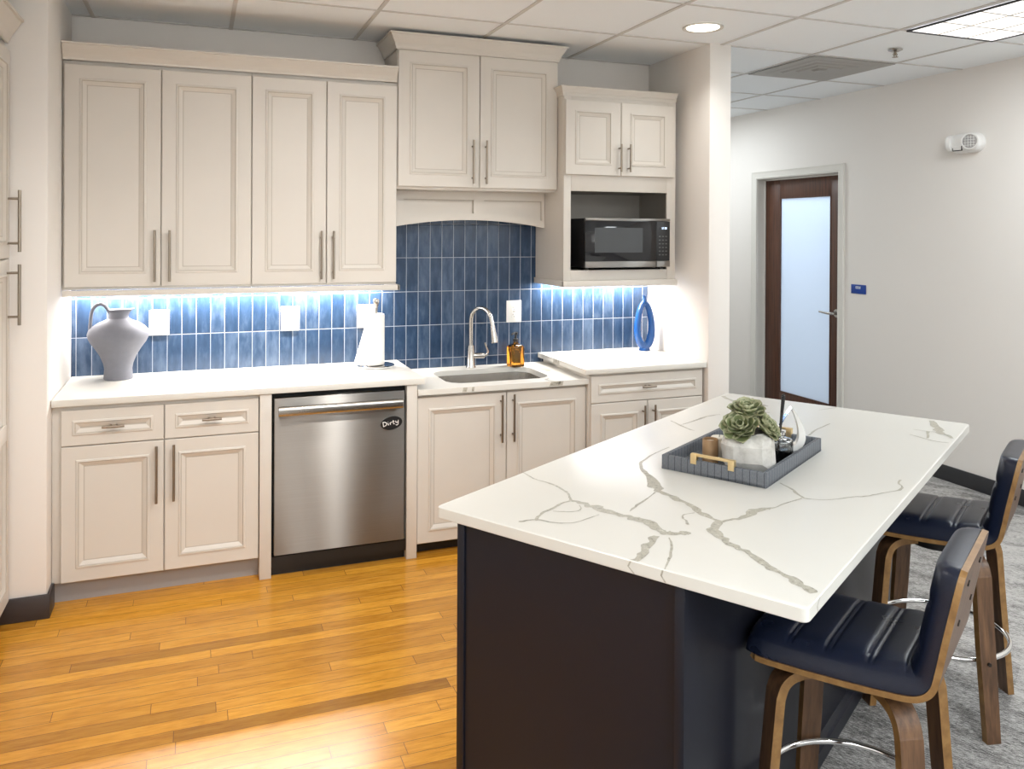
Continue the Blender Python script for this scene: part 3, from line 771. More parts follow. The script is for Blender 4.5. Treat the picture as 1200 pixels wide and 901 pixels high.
# --- under-cabinet lights
LEDS = []
def led(x0, x1, y, lab):
    r = thing('under_cabinet_light', lab, 'light', ((x0 + x1) / 2, y, 1.38), 0, 'under-cabinet light strips')
    obj('channel', MB().box(x0, y - 0.012, 1.382, x1, y + 0.012, 1.3915), M['white_plastic'], r)
    obj('diffuser', MB().box(x0, y - 0.010, 1.376, x1, y + 0.010, 1.3815), M['led'], r)
    LEDS.append((x0, x1, y))
led(0.10, 1.66, -0.062, 'slim white light strip under the left wall cabinets')
led(2.68, 3.38, -0.062, 'slim white light strip under the microwave cabinet')

# --- outlets
def outlet(x0, x1, z0, z1, lab, kind):
    r = thing('wall_outlet', lab, 'outlet', ((x0 + x1) / 2, -0.0105, (z0 + z1) / 2), 0, 'white wall plates on the backsplash')
    xc, zc = (x0 + x1) / 2, (z0 + z1) / 2
    obj('plate', MB().box(x0, -0.017, z0, x1, -0.0102, z1, 0.003), M['white_plastic'], r)
    obj('face', MB().box(xc - 0.020, -0.0195, zc - 0.042, xc + 0.020, -0.0165, zc + 0.042, 0.002), M['white_plastic'], r)
    mb = MB()
    if kind == 'outlet':
        for dz in (-0.022, 0.022):
            mb.box(xc - 0.009, -0.0202, zc + dz - 0.002, xc - 0.0068, -0.019, zc + dz + 0.008).box(xc + 0.0068, -0.0202, zc + dz - 0.002, xc + 0.009, -0.019, zc + dz + 0.007)
            mb.tube([(xc, -0.019, zc + dz - .010), (xc, -0.0202, zc + dz - .010)], 0.0024, 8)
        mb.box(xc - 0.008, -0.0202, zc - 0.003, xc + 0.008, -0.019, zc + 0.001)
        obj('slots', mb, M['slot'], r)
    else:
        obj('rocker', MB().box(xc - 0.016, -0.0225, zc - 0.032, xc + 0.016, -0.019, zc + 0.032, 0.002), M['white_plastic'], r)
outlet(0.437, 0.537, 1.123, 1.258, 'white duplex outlet on the tiles just right of the grey pitcher', 'outlet')
outlet(1.111, 1.213, 1.121, 1.258, 'white duplex outlet on the tiles above the middle of the left worktop', 'outlet')
outlet(1.535, 1.640, 1.122, 1.257, 'white switch plate on the tiles behind the paper towel roll', 'switch')
outlet(2.456, 2.554, 1.122, 1.257, 'white duplex outlet on the dark tiles above the amber soap bottle', 'outlet')

# --- pitcher
PX, PY, k = 0.302, -0.155, 0.00432
r = thing('pitcher', 'grey ceramic pitcher with a looped handle on the left end of the worktop', 'pitcher', (PX, PY, ZL))
pf = [(0, 0), (15.3, 0), (15.8, 1.5), (15.0, 12), (16.2, 19), (19.8, 28), (25, 36.5), (29.6, 43), (32.6, 49), (33.4, 53), (32.0, 57.5), (28.0, 62), (22, 66), (15, 69), (11.4, 71.2), (10.6, 74), (10.2, 78.5), (11.5, 80.5), (12, 81.5), (10.6, 81.2), (8.6, 78), (8.4, 72), (0, 60)]
mb = MB(); seg = 56; rings = []
for rr, zz in pf:
    ring = []
    for i in range(seg):
        a = 2 * PI * i / seg; q = rr
        if zz > 76 and rr > 8.5: q += max(0, math.cos(a)) ** 6 * (zz - 76) * 0.95
        ring.append((PX + q * k * math.cos(a), PY + q * k * math.sin(a), ZL + zz * k * 1.0 + (max(0, math.cos(a)) ** 6 * 0.004 if zz > 79 else 0)))
    rings.append(ring)
mb.loft(rings)
obj('body', mb, M['pitcher'], r)
hp = [(-9.5, 77), (-11, 81), (-15, 86.5), (-20, 88), (-25, 85.5), (-28, 79), (-29.2, 70), (-29.8, 62), (-30.3, 52)]
obj('handle', MB().tube([(PX + a * k, PY, ZL + b * k) for a, b in catmull(hp, 4)], 0.0085, 12, flat=1.5, up=None), M['pitcher'], r)

# --- paper towel holder + roll
TX, TY = 1.605, -0.215
r = thing('paper_towel_holder', 'chrome paper towel holder with a round base on the left worktop', 'holder', (TX, TY, ZL))
obj('base', MB().lathe([(0, 0), (0.100, 0), (0.104, 0.004), (0.104, 0.010), (0.099, 0.014), (0, 0.014)], (TX, TY, ZL), 48), M['chrome'], r)
mb = MB().rod((TX, TY, ZL + .014), (TX, TY, ZL + 0.335), 0.0085)
mb.lathe([(0.006, 0.325), (0.011, 0.332), (0.013, 0.345), (0.017, 0.352), (0.0185, 0.362), (0.0165, 0.373), (0.009, 0.379), (0, 0.380)], (TX, TY, ZL), 24)
obj('post', mb, M['satin'], r)
mb = MB(); SG = 64
# one spiral sheet: full roll, its loose end flaring out low on the left
def pr_roll(t, w): # angle t, height fraction w
    return 0.046
rings = []
H0, H1 = ZL + 0.0145, ZL + 0.295
for zz, rr in ((H0, 0.020), (H0, 0.044), (H0 + .003, 0.046), (H1 - .003, 0.046), (H1, 0.044), (H1, 0.020)):
    rings.append([(TX + rr * math.cos(2 * PI * i / 48), TY + rr * math.sin(2 * PI * i / 48), zz) for i in range(48)])
mb.loft(rings, loop=True)
ro = obj('paper_towel_roll', mb, M['paper'])
tag(ro, 'white paper towel roll standing on the chrome holder', 'paper towel')
mb = MB(); L0 = []; L1 = []
NA, NZ = 26, 12
grid = []
for j in range(NZ + 1):
    w = j / NZ; z = H0 + 0.004 + (H1 - H0 - 0.012) * w
    flare = (1 - w) ** 1.1
    row = []
    for i in range(NA + 1):
        t = i / NA; a = math.radians(20 - 205 * t)   # wraps round the front to the left
        rad = 0.0475 + 0.075 * flare * max(0, (t - 0.30) / 0.7) ** 1.3
        row.append((TX + rad * math.cos(a), TY + rad * math.sin(a), z))
    grid.append(row)
n = NA + 1
vs = [q for row in grid for q in row]; cnt = len(vs)
vin = [(TX + (q[0] - TX) * 0.985, TY + (q[1] - TY) * 0.985, q[2]) for q in vs]
fs = []
for j in range(NZ):
    for i in range(NA):
        fs.append([j * n + i, j * n + i + 1, (j + 1) * n + i + 1, (j + 1) * n + i]); fs.append([cnt + j * n + i, cnt + (j + 1) * n + i, cnt + (j + 1) * n + i + 1, cnt + j * n + i + 1])
for i in range(NA):
    fs += [[i, cnt + i, cnt + i + 1, i + 1], [NZ * n + i, NZ * n + i + 1, cnt + NZ * n + i + 1, cnt + NZ * n + i]]
for j in range(NZ):
    fs += [[j * n, (j + 1) * n, cnt + (j + 1) * n, cnt + j * n], [j * n + NA, cnt + j * n + NA, cnt + (j + 1) * n + NA, (j + 1) * n + NA]]
mb.add(vs + vin, fs, 0, True)
obj('loose_sheet', mb, M['paper'], ro, local=False)

# --- soap bottle
BX, BY = 2.475, -0.125
r = thing('soap_dispenser', 'square amber soap bottle with a black pump behind the sink', 'soap dispenser', (BX, BY, ZS), 0.25)
mb = MB()
sq = lambda h, rr, z: [(a, b, z) for a, b in rrect(-h, -h, h, h, rr, 4)]
mb.loft([sq(.036, .006, 0), sq(.040, .008, .004), sq(.040, .008, .118), sq(.032, .010, .130), sq(.014, .010, .138), sq(.013, .009, .150)])
obj('bottle', mb, M['amber'], r, local=True)
mb = MB().lathe([(0.0, .150), (0.016, .150), (0.016, .166), (0.008, .170), (0.006, .190), (0.013, .192), (0.013, .206), (0, .207)], (0, 0, 0), 20)
mb.tube([(0, 0, .199), (-.028, -.01, .201), (-.040, -.014, .194)], [.007, .006, .004], 8)
obj('pump', mb, M['black'], r, local=True)

# --- blue ring vase
VX, VY = 3.350, -0.150
r = thing('ring_vase', 'tall glossy blue vase with an open centre, on the right worktop by the wing wall', 'vase', (VX, VY, ZL), math.radians(-14))
mb = MB(); n = 44; pts = []; rad = []
for i in range(n):
    a = 2 * PI * i / n - PI / 2
    ex = 0.046 * math.cos(a) * (1.0 - 0.18 * math.sin(a)); ez = 0.165 + 0.138 * math.sin(a)
    pts.append((ex, 0, ez)); rad.append(0.0215 - 0.004 * math.sin(a))
P2 = [Vector(q) for q in pts]; rings = []
for i in range(n):
    t = (P2[(i + 1) % n] - P2[i - 1]).normalized(); b = Vector((0, 1, 0)); a_ = t.cross(b)
    rings.append([P2[i] + a_ * math.cos(2 * PI * q / 18) * rad[i] + b * math.sin(2 * PI * q / 18) * rad[i] * 1.25 for q in range(18)])
mb.loft(rings, loop=True)
mb.lathe([(0.024, 0.298), (0.016, 0.318), (0.0125, 0.334), (0.0125, 0.346), (0.015, 0.352), (0.012, 0.352), (0.009, 0.34), (0, 0.33)], (0, 0, 0), 24)
mb.lathe([(0, 0.0), (0.034, 0.0), (0.036, 0.004), (0.030, 0.022), (0, 0.022)], (0, 0, 0), 28)
obj('body', mb, M['blue_glaze'], r, local=True)

# ------------------------------------------------------------------ island
IW, IL, IZ = 1.020, 2.0518, 0.920
r = thing('kitchen_island', 'navy kitchen island base under the large white quartz top', 'island', IO, TH)
mb = MB().box(0.095, 0.016, 0.0, 0.722, 2.00, 0.8885)
obj('body', mb, M['navy'], r, local=True)
obj('end_panel', MB().box(0.070, 0.010, 0.0, 0.0945, 2.005, 0.8885, 0.0015), M['navy'], r, local=True)
obj('end_panel', MB().box(0.7225, 0.004, 0.0, 0.747, 2.005, 0.8885, 0.0015), M['navy'], r, local=True)
obj('base_molding', MB().prism([(0.747, 0.0), (0.765, 0.0), (0.765, 0.05), (0.760, 0.062), (0.752, 0.068), (0.747, 0.072)], 'y', 0.004, 2.005), M['navy'], r, local=True)
VEINS = [[(-0.01,0.407,0.002),(0.058,0.379,0.0024),(0.083,0.372,0.0024),(0.137,0.365,0.0031),(0.19,0.343,0.003),(0.227,0.322,0.0034),(0.253,0.293,0.0029),(0.267,0.272,0.0036)],[(0.267,0.272,0.0036),(0.3,0.273,0.009),(0.349,0.266,0.0125),(0.383,0.257,0.0141),(0.446,0.258,0.0104),(0.489,0.255,0.012),(0.523,0.257,0.0135),(0.565,0.225,0.0132),(0.596,0.212,0.0114),(0.62,0.221,0.0098),(0.639,0.24,0.0098),(0.65,0.246,0.0049)],[(0.269,0.268,0.0029),(0.262,0.234,0.0036),(0.267,0.184,0.0035),(0.265,0.139,0.0044),(0.279,0.091,0.0034),(0.288,0.082,0.0025)],[(0.255,0.043,0.0013),(0.26,0.052,0.0034),(0.285,0.087,0.0027),(0.333,0.096,0.0025),(0.372,0.127,0.0017),(0.385,0.173,0.0017),(0.393,0.221,0.0017)],[(0.279,0.167,0.0014),(0.304,0.181,0.0017),(0.326,0.198,0.0023),(0.332,0.226,0.0023),(0.31,0.253,0.0014)],[(0.588,0.175,0.0081),(0.605,0.104,0.0109),(0.617,0.046,0.0091),(0.62,0.003,0.0104)],[(0.619,0.185,0.0016),(0.644,0.148,0.002),(0.675,0.079,0.003),(0.687,0.037,0.0018),(0.699,0.003,0.0015)],[(0.228,0.976,0.0018),(0.226,0.86,0.0022),(0.234,0.785,0.0035),(0.245,0.728,0.0042),(0.295,0.658,0.0061),(0.334,0.619,0.01),(0.399,0.538,0.0154),(0.441,0.499,0.0094),(0.489,0.478,0.0092),(0.554,0.444,0.009),(0.601,0.409,0.0105),(0.651,0.381,0.0051),(0.674,0.374,0.0051)],[(0.425,0.487,0.0019),(0.434,0.407,0.0026),(0.44,0.336,0.0039),(0.446,0.297,0.0014)],[(0.674,0.374,0.0102),(0.678,0.321,0.0116),(0.704,0.281,0.0146),(0.745,0.247,0.0095),(0.788,0.226,0.0077),(0.832,0.2,0.0091),(0.877,0.166,0.0103),(0.917,0.144,0.0072),(0.953,0.126,0.0099),(0.982,0.104,0.0111),(1.006,0.086,0.0082)],[(0.672,0.361,0.0051),(0.69,0.403,0.0051),(0.708,0.429,0.0069),(0.714,0.488,0.0122),(0.731,0.546,0.0089),(0.75,0.57,0.0027),(0.761,0.624,0.0027),(0.785,0.7,0.0028)],[(0.789,0.702,0.0028),(0.757,0.737,0.0038),(0.732,0.768,0.0038),(0.684,0.804,0.002)],[(0.791,0.704,0.0024),(0.828,0.718,0.0013),(0.865,0.752,0.0018),(0.898,0.804,0.0022),(0.925,0.832,0.003),(0.947,0.874,0.0024),(0.967,0.914,0.0019),(0.99,0.958,0.0031),(0.988,0.999,0.0023),(0.972,1.029,0.0027),(0.971,1.068,0.0032)],[(0.885,2.017,0.0105),(0.93,1.885,0.0151),(0.954,1.817,0.0123),(0.982,1.788,0.0073),(1.005,1.748,0.0048)],[(0.866,1.714,0.0019),(0.913,1.685,0.0024),(0.963,1.661,0.0024),(1.007,1.665,0.0019)],[(0.859,1.812,0.0017),(0.914,1.809,0.0025),(0.954,1.817,0.0025)],[(0.932,1.691,0.0029),(0.914,1.809,0.0049)],[(0.565,1.453,0.0039),(0.563,1.577,0.0032),(0.575,1.706,0.0021)],[(0.462,1.938,0.0022),(0.506,2.034,0.0034)],[(0.159,1.588,0.0027),(0.131,1.517,0.0048),(0.124,1.413,0.0042),(0.113,1.311,0.002)],[(0.048,1.354,0.0026),(0.096,1.317,0.0036),(0.17,1.267,0.0035),(0.195,1.261,0.002)],[(0.016,1.967,0.009),(0.052,1.921,0.0088),(0.112,1.873,0.0058)],[(0.167,1.855,0.0043),(0.195,1.905,0.0115),(0.226,1.884,0.0114),(0.26,1.875,0.0042)],[(0.239,1.727,0.0027),(0.312,1.751,0.0054)],[(0.617,0.297,0.0033),(0.599,0.324,0.0024),(0.584,0.337,0.0021),(0.576,0.364,0.0017),(0.592,0.394,0.0014)]]
mb = MB()
cr = rrect(0, 0, IW, IL, 0.016, 5)
sh = lambda d, z: [(a + (IW / 2 - a) * d / (IW / 2), b + (IL / 2 - b) * d / (IL / 2), z) for a, b in cr]
mb.loft([sh(.002, 0.889), sh(0, 0.891), sh(0, 0.918), sh(.002, IZ)], smooth=True)
for v in VEINS:
    v = [(min(max(a, 0.003), IW - 0.004), min(max(b, 0.003), IL - 0.004), w) for a, b, w in v]
    vein(mb, v, IZ + 0.0003, 1, 0.42, 1.12)
# veins running down the edges
for (u0, u1, bow) in ((0.612, 0.622, -.006), (0.695, 0.702, -.004)):
    q = [(u0, -0.0003, .918), (u0 + bow, -0.0003, .905), (u1, -0.0003, .8915)]
    mb.add([(a - .0022, b, c) for a, b, c in q] + [(a + .0022, b, c) for a, b, c in q], [[0, 1, 4, 3], [1, 2, 5, 4]], 1)
q = [(1.0203, 0.080, .918), (1.0203, 0.062, .905), (1.0203, 0.066, .8915)]
mb.add([(a, b - .003, c) for a, b, c in q] + [(a, b + .003, c) for a, b, c in q], [[0, 1, 4, 3], [1, 2, 5, 4]], 1)
it = obj('island_countertop', mb, [M['quartz'], M['vein']], None)
it.location = IO; it.rotation_euler = (0, 0, TH)
tag(it, 'large white quartz island top with branching taupe veins', 'countertop')

# --- tray on the island (tray's own frame: x along u, y along v)
TU, TV = 0.500, 0.990
r = thing('serving_tray', 'grey grid-patterned rectangular tray with brass handles on the island', 'tray', iw(TU, TV, IZ), TH)
hx, hy2, tw, thh = 0.172, 0.270, 0.014, 0.046
mb = MB().box(-hx, -hy2, 0.0008, hx, hy2, 0.008).box(-hx, -hy2, 0.0008, hx, -hy2 + tw, thh, 0.0015).box(-hx, hy2 - tw, 0.0008, hx, hy2, thh, 0.0015)
mb.box(-hx, -hy2 + tw, 0.0008, -hx + tw, hy2 - tw, thh, 0.0015).box(hx - tw, -hy2 + tw, 0.0008, hx, hy2 - tw, thh, 0.0015)
obj('body', mb, M['tray'], r, local=True)
for sy in (-1, 1):
    yy = sy * (hy2 - tw / 2)
    mb = MB().box(-0.072, yy - .009, thh - 0.012, -0.052, yy + .009, thh + 0.020, 0.001).box(0.052, yy - .009, thh - 0.012, 0.072, yy + .009, thh + 0.020, 0.001)
    mb.box(-0.072, yy - .0045, thh + 0.012, 0.072, yy + .0045, thh + 0.0205, 0.001)
    obj('handle', mb, M['gold'], r, local=True)
ZT = IZ + 0.008
def on_tray(name, lab, cat, u, v, rz=0.0): return thing(name, lab, cat, iw(u, v, ZT), TH + rz)
# planter
r = on_tray('potted_succulent', 'pale faceted stone planter with a green succulent on the tray', 'plant', 0.560, 0.868, 0.35)
bm = bmesh.new(); bmesh.ops.create_cube(bm, size=1.0)
for v in bm.verts: v.co = Vector((v.co.x * 0.162, v.co.y * 0.158, (v.co.z + 0.5) * 0.122))
bmesh.ops.bevel(bm, geom=bm.edges[:], offset=0.036, segments=2, profile=0.45, affect='EDGES')
rp = random.Random(5)
for v in bm.verts:
    if v.co.z > 0.01: v.co += Vector((rp.uniform(-.004, .004), rp.uniform(-.004, .004), 0))
mb = MB().bm(bm, 0, False)
obj('pot', mb, M['pot'], r, local=True)
obj('soil', MB().lathe([(0.052, 0.118), (0.050, 0.126), (0.03, 0.130), (0, 0.131)], (0, 0, 0), 20), M['soil'], r, local=True)
def rosette(c, R0, tilt, axis, nl=(4, 6, 7, 8), seed=1):
    rnd = random.Random(seed); mb = MB()
    rm = Matrix.Translation(c) @ Matrix.Rotation(tilt, 4, Vector(axis))
    for li, n in enumerate(nl):
        fr = (li + 0.7) / len(nl)
        for k in range(n):
            az = 2 * PI * (k + rnd.uniform(-.15, .15)) / n + li * 0.55
            L = R0 * (0.42 + 0.62 * fr) * rnd.uniform(0.92, 1.08); W = L * 0.43
            el = math.radians(78 - 68 * fr + rnd.uniform(-6, 6))
            lm = rm @ Matrix.Rotation(az, 4, 'Z') @ Matrix.Rotation(-el, 4, 'Y')
            vs = []; NS, NW = 8, 6
            for s_ in range(NS + 1):
                t = s_ / NS
                w = W * (0.35 + 0.65 * math.sin(min(1, t * 1.35) * PI / 2)) * (1 - max(0, (t - 0.62) / 0.38) ** 2.2) + 0.0006
                for q in range(NW + 1):
                    a = q / NW * 2 - 1
                    cup = (abs(a) ** 2) * w * 0.30 + (t ** 2) * L * 0.16
                    vs.append((0.004 + L * t, a * w, cup))
            nn = NW + 1; cn = len(vs)
            vs += [(x_, y_ * 0.9, z_ - 0.0042 * (1 - (2 * (i % nn) / NW - 1) ** 2) - 0.0006) for i, (x_, y_, z_) in enumerate(vs)]
            fs = []; mi = []
            for s_ in range(NS):
                for q in range(NW):
                    pale = 1 if (q in (0, NW - 1) or s_ >= NS - 1) else 0
                    fs.append([s_ * nn + q, s_ * nn + q + 1, (s_ + 1) * nn + q + 1, (s_ + 1) * nn + q]); mi.append(pale)
                    fs.append([cn + s_ * nn + q, cn + (s_ + 1) * nn + q, cn + (s_ + 1) * nn + q + 1, cn + s_ * nn + q + 1]); mi.append(pale)
                fs += [[s_ * nn, (s_ + 1) * nn, cn + (s_ + 1) * nn, cn + s_ * nn], [s_ * nn + NW, cn + s_ * nn + NW, cn + (s_ + 1) * nn + NW, (s_ + 1) * nn + NW]]; mi += [1, 1]
            for q in range(NW): fs.append([NS * nn + q, NS * nn + q + 1, cn + NS * nn + q + 1, cn + NS * nn + q]); mi.append(1)
            mb.add([lm @ Vector(q) for q in vs], fs, mi, True)
    return mb
mb = rosette((-0.006, 0.014, 0.172), 0.060, 0.24, (1, 0, 0), seed=3); mb.tube([(-.004, .008, .12), (-.006, .014, .172)], .008, 8)
obj('rosette', mb, [M['leaf'], M['leaf_pale']], r, local=True)
mb = rosette((-0.022, -0.026, 0.132), 0.066, 0.75, (1, -.25, 0), seed=4); mb.tube([(-.012, -.01, .118), (-.022, -.026, .132)], .008, 8)
obj('rosette', mb, [M['leaf'], M['leaf_pale']], r, local=True)
mb = rosette((0.044, 0.000, 0.130), 0.058, 0.85, (.35, 1, 0), seed=6); mb.tube([(.02, 0, .118), (.044, .0, .130)], .008, 8)
obj('rosette', mb, [M['leaf'], M['leaf_pale']], r, local=True)
# two candles
cd = on_tray('candle_holder', 'small tan cylinder candle holder at the left end of the tray', 'candle holder', 0.440, 0.845)
mb = MB().lathe([(0, 0), (0.0245, 0), (0.0255, 0.002), (0.0255, 0.080), (0.0240, 0.082), (0.0215, 0.080), (0.0215, 0.070), (0, 0.069)], (0, 0, 0), 32)
obj('cup', mb, M['kraft'], cd, local=True)
obj('wax', MB().lathe([(0, 0.0695), (0.021, 0.0695), (0.021, 0.073), (0, 0.0735)], (0, 0, 0), 28), M['wax'], cd, local=True)
cd = on_tray('pillar_candle', 'short cream pillar candle behind the tan cylinder on the tray', 'candle', 0.437, 0.925)
obj('wax', MB().lathe([(0, 0), (0.0265, 0), (0.0275, 0.003), (0.0275, 0.070), (0.025, 0.073), (0.010, 0.071), (0, 0.0705)], (0, 0, 0), 32), M['wax'], cd, local=True)
obj('wick', MB().rod((0, 0, .070), (0.001, 0, .079), .0011, 6), M['black'], cd, local=True)
# diffuser
r = on_tray('reed_diffuser', 'glass reed diffuser bottle with dark liquid and black reeds on the tray', 'diffuser', 0.610, 1.010)
mb = MB().lathe([(0, 0), (0.042, 0), (0.044, 0.004), (0.044, 0.070), (0.041, 0.0755), (0.018, 0.078), (0.015, 0.082), (0.015, 0.098), (0.013, 0.098), (0.013, 0.081), (0.038, 0.0735), (0.0415, 0.069), (0.041, 0.006), (0, 0.005)], (0, 0, 0), 36)
obj('bottle', mb, M['clear'], r, local=True)
obj('liquid', MB().lathe([(0, 0.0055), (0.0405, 0.0065), (0.0405, 0.046), (0, 0.046)], (0, 0, 0), 32), M['liquid'], r, local=True)
obj('collar', MB().lathe([(0.0155, 0.090), (0.0175, 0.091), (0.0175, 0.099), (0.0135, 0.100), (0.0135, 0.090)], (0, 0, 0), 28, cap=False), M['chrome'], r, local=True)
for i, (dx, dy, h) in enumerate(((.010, .012, .222), (.005, .014, .219), (.013, .008, .218), (.008, .006, .216))):
    obj('reed', MB().rod((-dx * .5, -dy * .3, .010), (dx * 1.05, dy, h), .0036, 8), M['black'], r, local=True)
# teardrop sculpture
r = on_tray('teardrop_sculpture', 'white and silver open teardrop sculpture at the right end of the tray', 'sculpture', 0.606, 1.140, 0.55)
out = []; inn = []
N = 36
def tear(t, s=1.0):
    # t 0..1 from the top tip round the right side to the base and up the left
    a = 2 * PI * t
    return (0.060 * math.sin(a) * math.sin(a / 2) ** 1.1, 0.085 + 0.075 * math.cos(a))
mb = MB(); mb2 = MB(); R1 = []; R2 = []
for i in range(N + 1):
    t = 0.02 + 0.96 * i / N; x_, z_ = tear(t)
    w = 0.004 + 0.026 * math.sin(PI * min(1, t * 1.55)) if t < 0.64 else 0.004
    x2, z2 = x_ * (1 - w / 0.06), 0.085 + (z_ - 0.085) * (1 - w / 0.10)
    sec = [(x_, -0.015, z_), (x_, 0.015, z_), (x2, 0.013, z2), (x2, -0.013, z2)]
    (R1 if t < 0.62 else R2).append(sec)
    if 0.60 < t < 0.62: R2.append(sec)
R2.insert(0, R1[-1])
mb.loft(R1, smooth=True); mb2.loft(R2, smooth=True)
obj('crescent', mb, M['porcelain'], r, local=True)
obj('silver_band', mb2, M['chrome'], r, local=True)

# ------------------------------------------------------------------ bar stools
def shell_profile():
    return catmull([(-0.218, 0.612), (-0.205, 0.6125), (-0.10, 0.6145), (0.02, 0.620), (0.12, 0.6275), (0.168, 0.634), (0.198, 0.648), (0.217, 0.672), (0.227, 0.71), (0.240, 0.78), (0.256, 0.86), (0.272, 0.94)], 6)
def stool(lab, u, v):
    r = thing('bar_stool', lab, 'bar stool', iw(u, v, 0), TH, 'navy bar stools along the island')
    pr = shell_profile(); n = len(pr); nor = []; s = [0]
    for i in range(n):
        a = pr[max(i - 1, 0)]; b = pr[min(i + 1, n - 1)]; d = Vector((b[0] - a[0], b[1] - a[1])).normalized()
        nor.append((-d.y, d.x))          # towards the sitter
        if i: s.append(s[-1] + math.hypot(pr[i][0] - pr[i - 1][0], pr[i][1] - pr[i - 1][1]))
    T = s[-1]
    def halfw(i):
        f = s[i] / T; w = 0.200 - 0.014 * max(0, (f - 0.55) / 0.45)
        e = min(s[i], T - s[i]); rc = 0.05
        if e < rc: w -= rc * 0.55 * (1 - math.sqrt(max(0, 1 - ((rc - e) / rc) ** 2)))
        return w
    th = 0.014
    rings = []
    for i in range(n):
        x_, z_ = pr[i]; nx, nz = nor[i]; w = halfw(i)
        if s[i] < 0.022: x_ += 0.012 * (1 - s[i] / 0.022); w -= 0.012 * (1 - s[i] / 0.022)
        rings.append([(x_, -w, z_), (x_, w, z_), (x_ + nx * th, w, z_ + nz * th), (x_ + nx * th, -w, z_ + nz * th)])
    mb = MB(); vs = [q for rg in rings for q in rg]; fs = []; mi = []
    for i in range(n - 1):
        for k in range(4):
            k2 = (k + 1) % 4
            fs.append([i * 4 + k, i * 4 + k2, (i + 1) * 4 + k2, (i + 1) * 4 + k]); mi.append(0 if k in (0, 2) else 1)
    fs += [[0, 1, 2, 3], [(n - 1) * 4 + k for k in range(4)]]; mi += [1, 1]
    mb.add(vs, fs, mi, False)
    sh_ = obj('shell', mb, [M['walnut'], M['ply_edge']], r, local=True)
    for fi in (0.80, 0.93):
        i = min(range(n), key=lambda q: abs(s[q] / T - fi))
        for yy in (-0.085, 0.085):
            x_, z_ = pr[i]; nx, nz = nor[i]
            mbs = MB().rod((x_ + nx * .002, yy, z_ + nz * .002), (x_ - nx * .003, yy, z_ - nz * .003), .0075, 12)
            obj('screw', mbs, M['screw'], sh_, local=True)
    # cushion: fine rows along the profile with stitched channels
    NR = 190; rows = []; NC = 48
    seams = [0.105, 0.198, 0.298, 0.392, 0.512, 0.62]
    def at(d):
        j = 0
        while j < n - 2 and s[j + 1] < d: j += 1
        f = (d - s[j]) / (s[j + 1] - s[j]); f = max(0, min(1, f))
        lerp = lambda A, B: A + (B - A) * f
        return (lerp(pr[j][0], pr[j + 1][0]), lerp(pr[j][1], pr[j + 1][1])), (lerp(nor[j][0], nor[j + 1][0]), lerp(nor[j][1], nor[j + 1][1])), lerp(halfw(j), halfw(j + 1))
    for a in range(NR + 1):
        d = T * a / NR; (x_, z_), (nx, nz), w = at(d); w -= 0.004
        e = min(d, T - d); re = 0.020
        if d < re: x_ -= 0.007 * (1 - d / re); w += 0.004 * (1 - d / re)
        et = 1.0 if e > re else math.sqrt(max(0.0, 1 - ((re - e) / re) ** 2))
        th_c = 0.060 if d < 0.40 else 0.060 - 0.008 * min(1, (d - .4) / .1)
        g = 0
        for sm_ in seams:
            for o_ in (-0.0065, 0.0065):
                g = max(g, math.exp(-((d - sm_ - o_) / 0.0034) ** 2))
            g = max(g, 0.55 * math.exp(-((d - sm_) / 0.014) ** 2))
        row = []
        for q in range(NC + 1):
            c = q / NC * 2 - 1
            side = (1 - abs(c) ** 7) ** (1 / 2.2)
            inner = max(0, 1 - (abs(c) / 0.90) ** 10)
            h = th + 0.002 + th_c * side * et - 0.0095 * g * inner * et
            rim = 0.0025 * math.exp(-((abs(c) - 0.885) / 0.02) ** 2)
            row.append((x_ + nx * (h - rim), c * w * (1.0), z_ + nz * (h - rim)))
        row2 = [(x_ + nx * (th + 0.0005), w * 1.0, z_ + nz * (th + 0.0005)), (x_ + nx * (th + 0.0005), -w, z_ + nz * (th + 0.0005))]
        rows.append(row + row2)
    cu = obj('cushion', MB().loft(rows, smooth=True), M['leather'], r, local=True)
    cu.data.set_sharp_from_angle(angle=math.radians(89))
    # swivel plate
    obj('swivel_plate', MB().lathe([(0, .564), (0.103, .564), (0.106, .568), (0.106, .607), (0, .607)], (-.005, 0, 0), 32), M['black'], r, local=True)
    # bent ply legs
    for sx, sy in ((-1, -1), (-1, 1), (1, -1), (1, 1)):
        path = [(0.07, 0.596), (0.13, 0.596), (0.165, 0.593), (0.195, 0.582), (0.216, 0.562), (0.227, 0.535), (0.232, 0.505), (0.248, 0.33), (0.268, 0.15), (0.284, 0.0)]
        path = catmull(path, 5); m_ = len(path); rg = []; dirx, diry = sx / math.sqrt(2), sy / math.sqrt(2)
        for i in range(m_):
            a = path[max(i - 1, 0)]; b = path[min(i + 1, m_ - 1)]; d = Vector((b[0] - a[0], b[1] - a[1])).normalized(); nn = Vector((d.y, -d.x))
            if i == m_ - 1: nn = Vector((-1, 0))
            sg = 1 if nn.x < 0 or nn.y < 0 else -1
            w = 0.029 if path[i][1] > .3 else 0.029 - 0.004 * (0.3 - path[i][1]) / 0.3
            t_ = 0.024
            sec = []
            for off, tw_ in ((0, -w), (0, w), (t_, w), (t_, -w)):
                rr = path[i][0] + nn.x * off * sg; zz = path[i][1] + nn.y * off * sg
                sec.append((dirx * rr - diry * tw_, diry * rr + dirx * tw_, max(zz, 0.0)))
            rg.append(sec)
        mb = MB(); vs = [q for g_ in rg for q in g_]; fs = []; mi = []
        for i in range(m_ - 1):
            for k in range(4):
                k2 = (k + 1) % 4
                fs.append([i * 4 + k, i * 4 + k2, (i + 1) * 4 + k2, (i + 1) * 4 + k]); mi.append(0 if k in (0, 2) else 1)
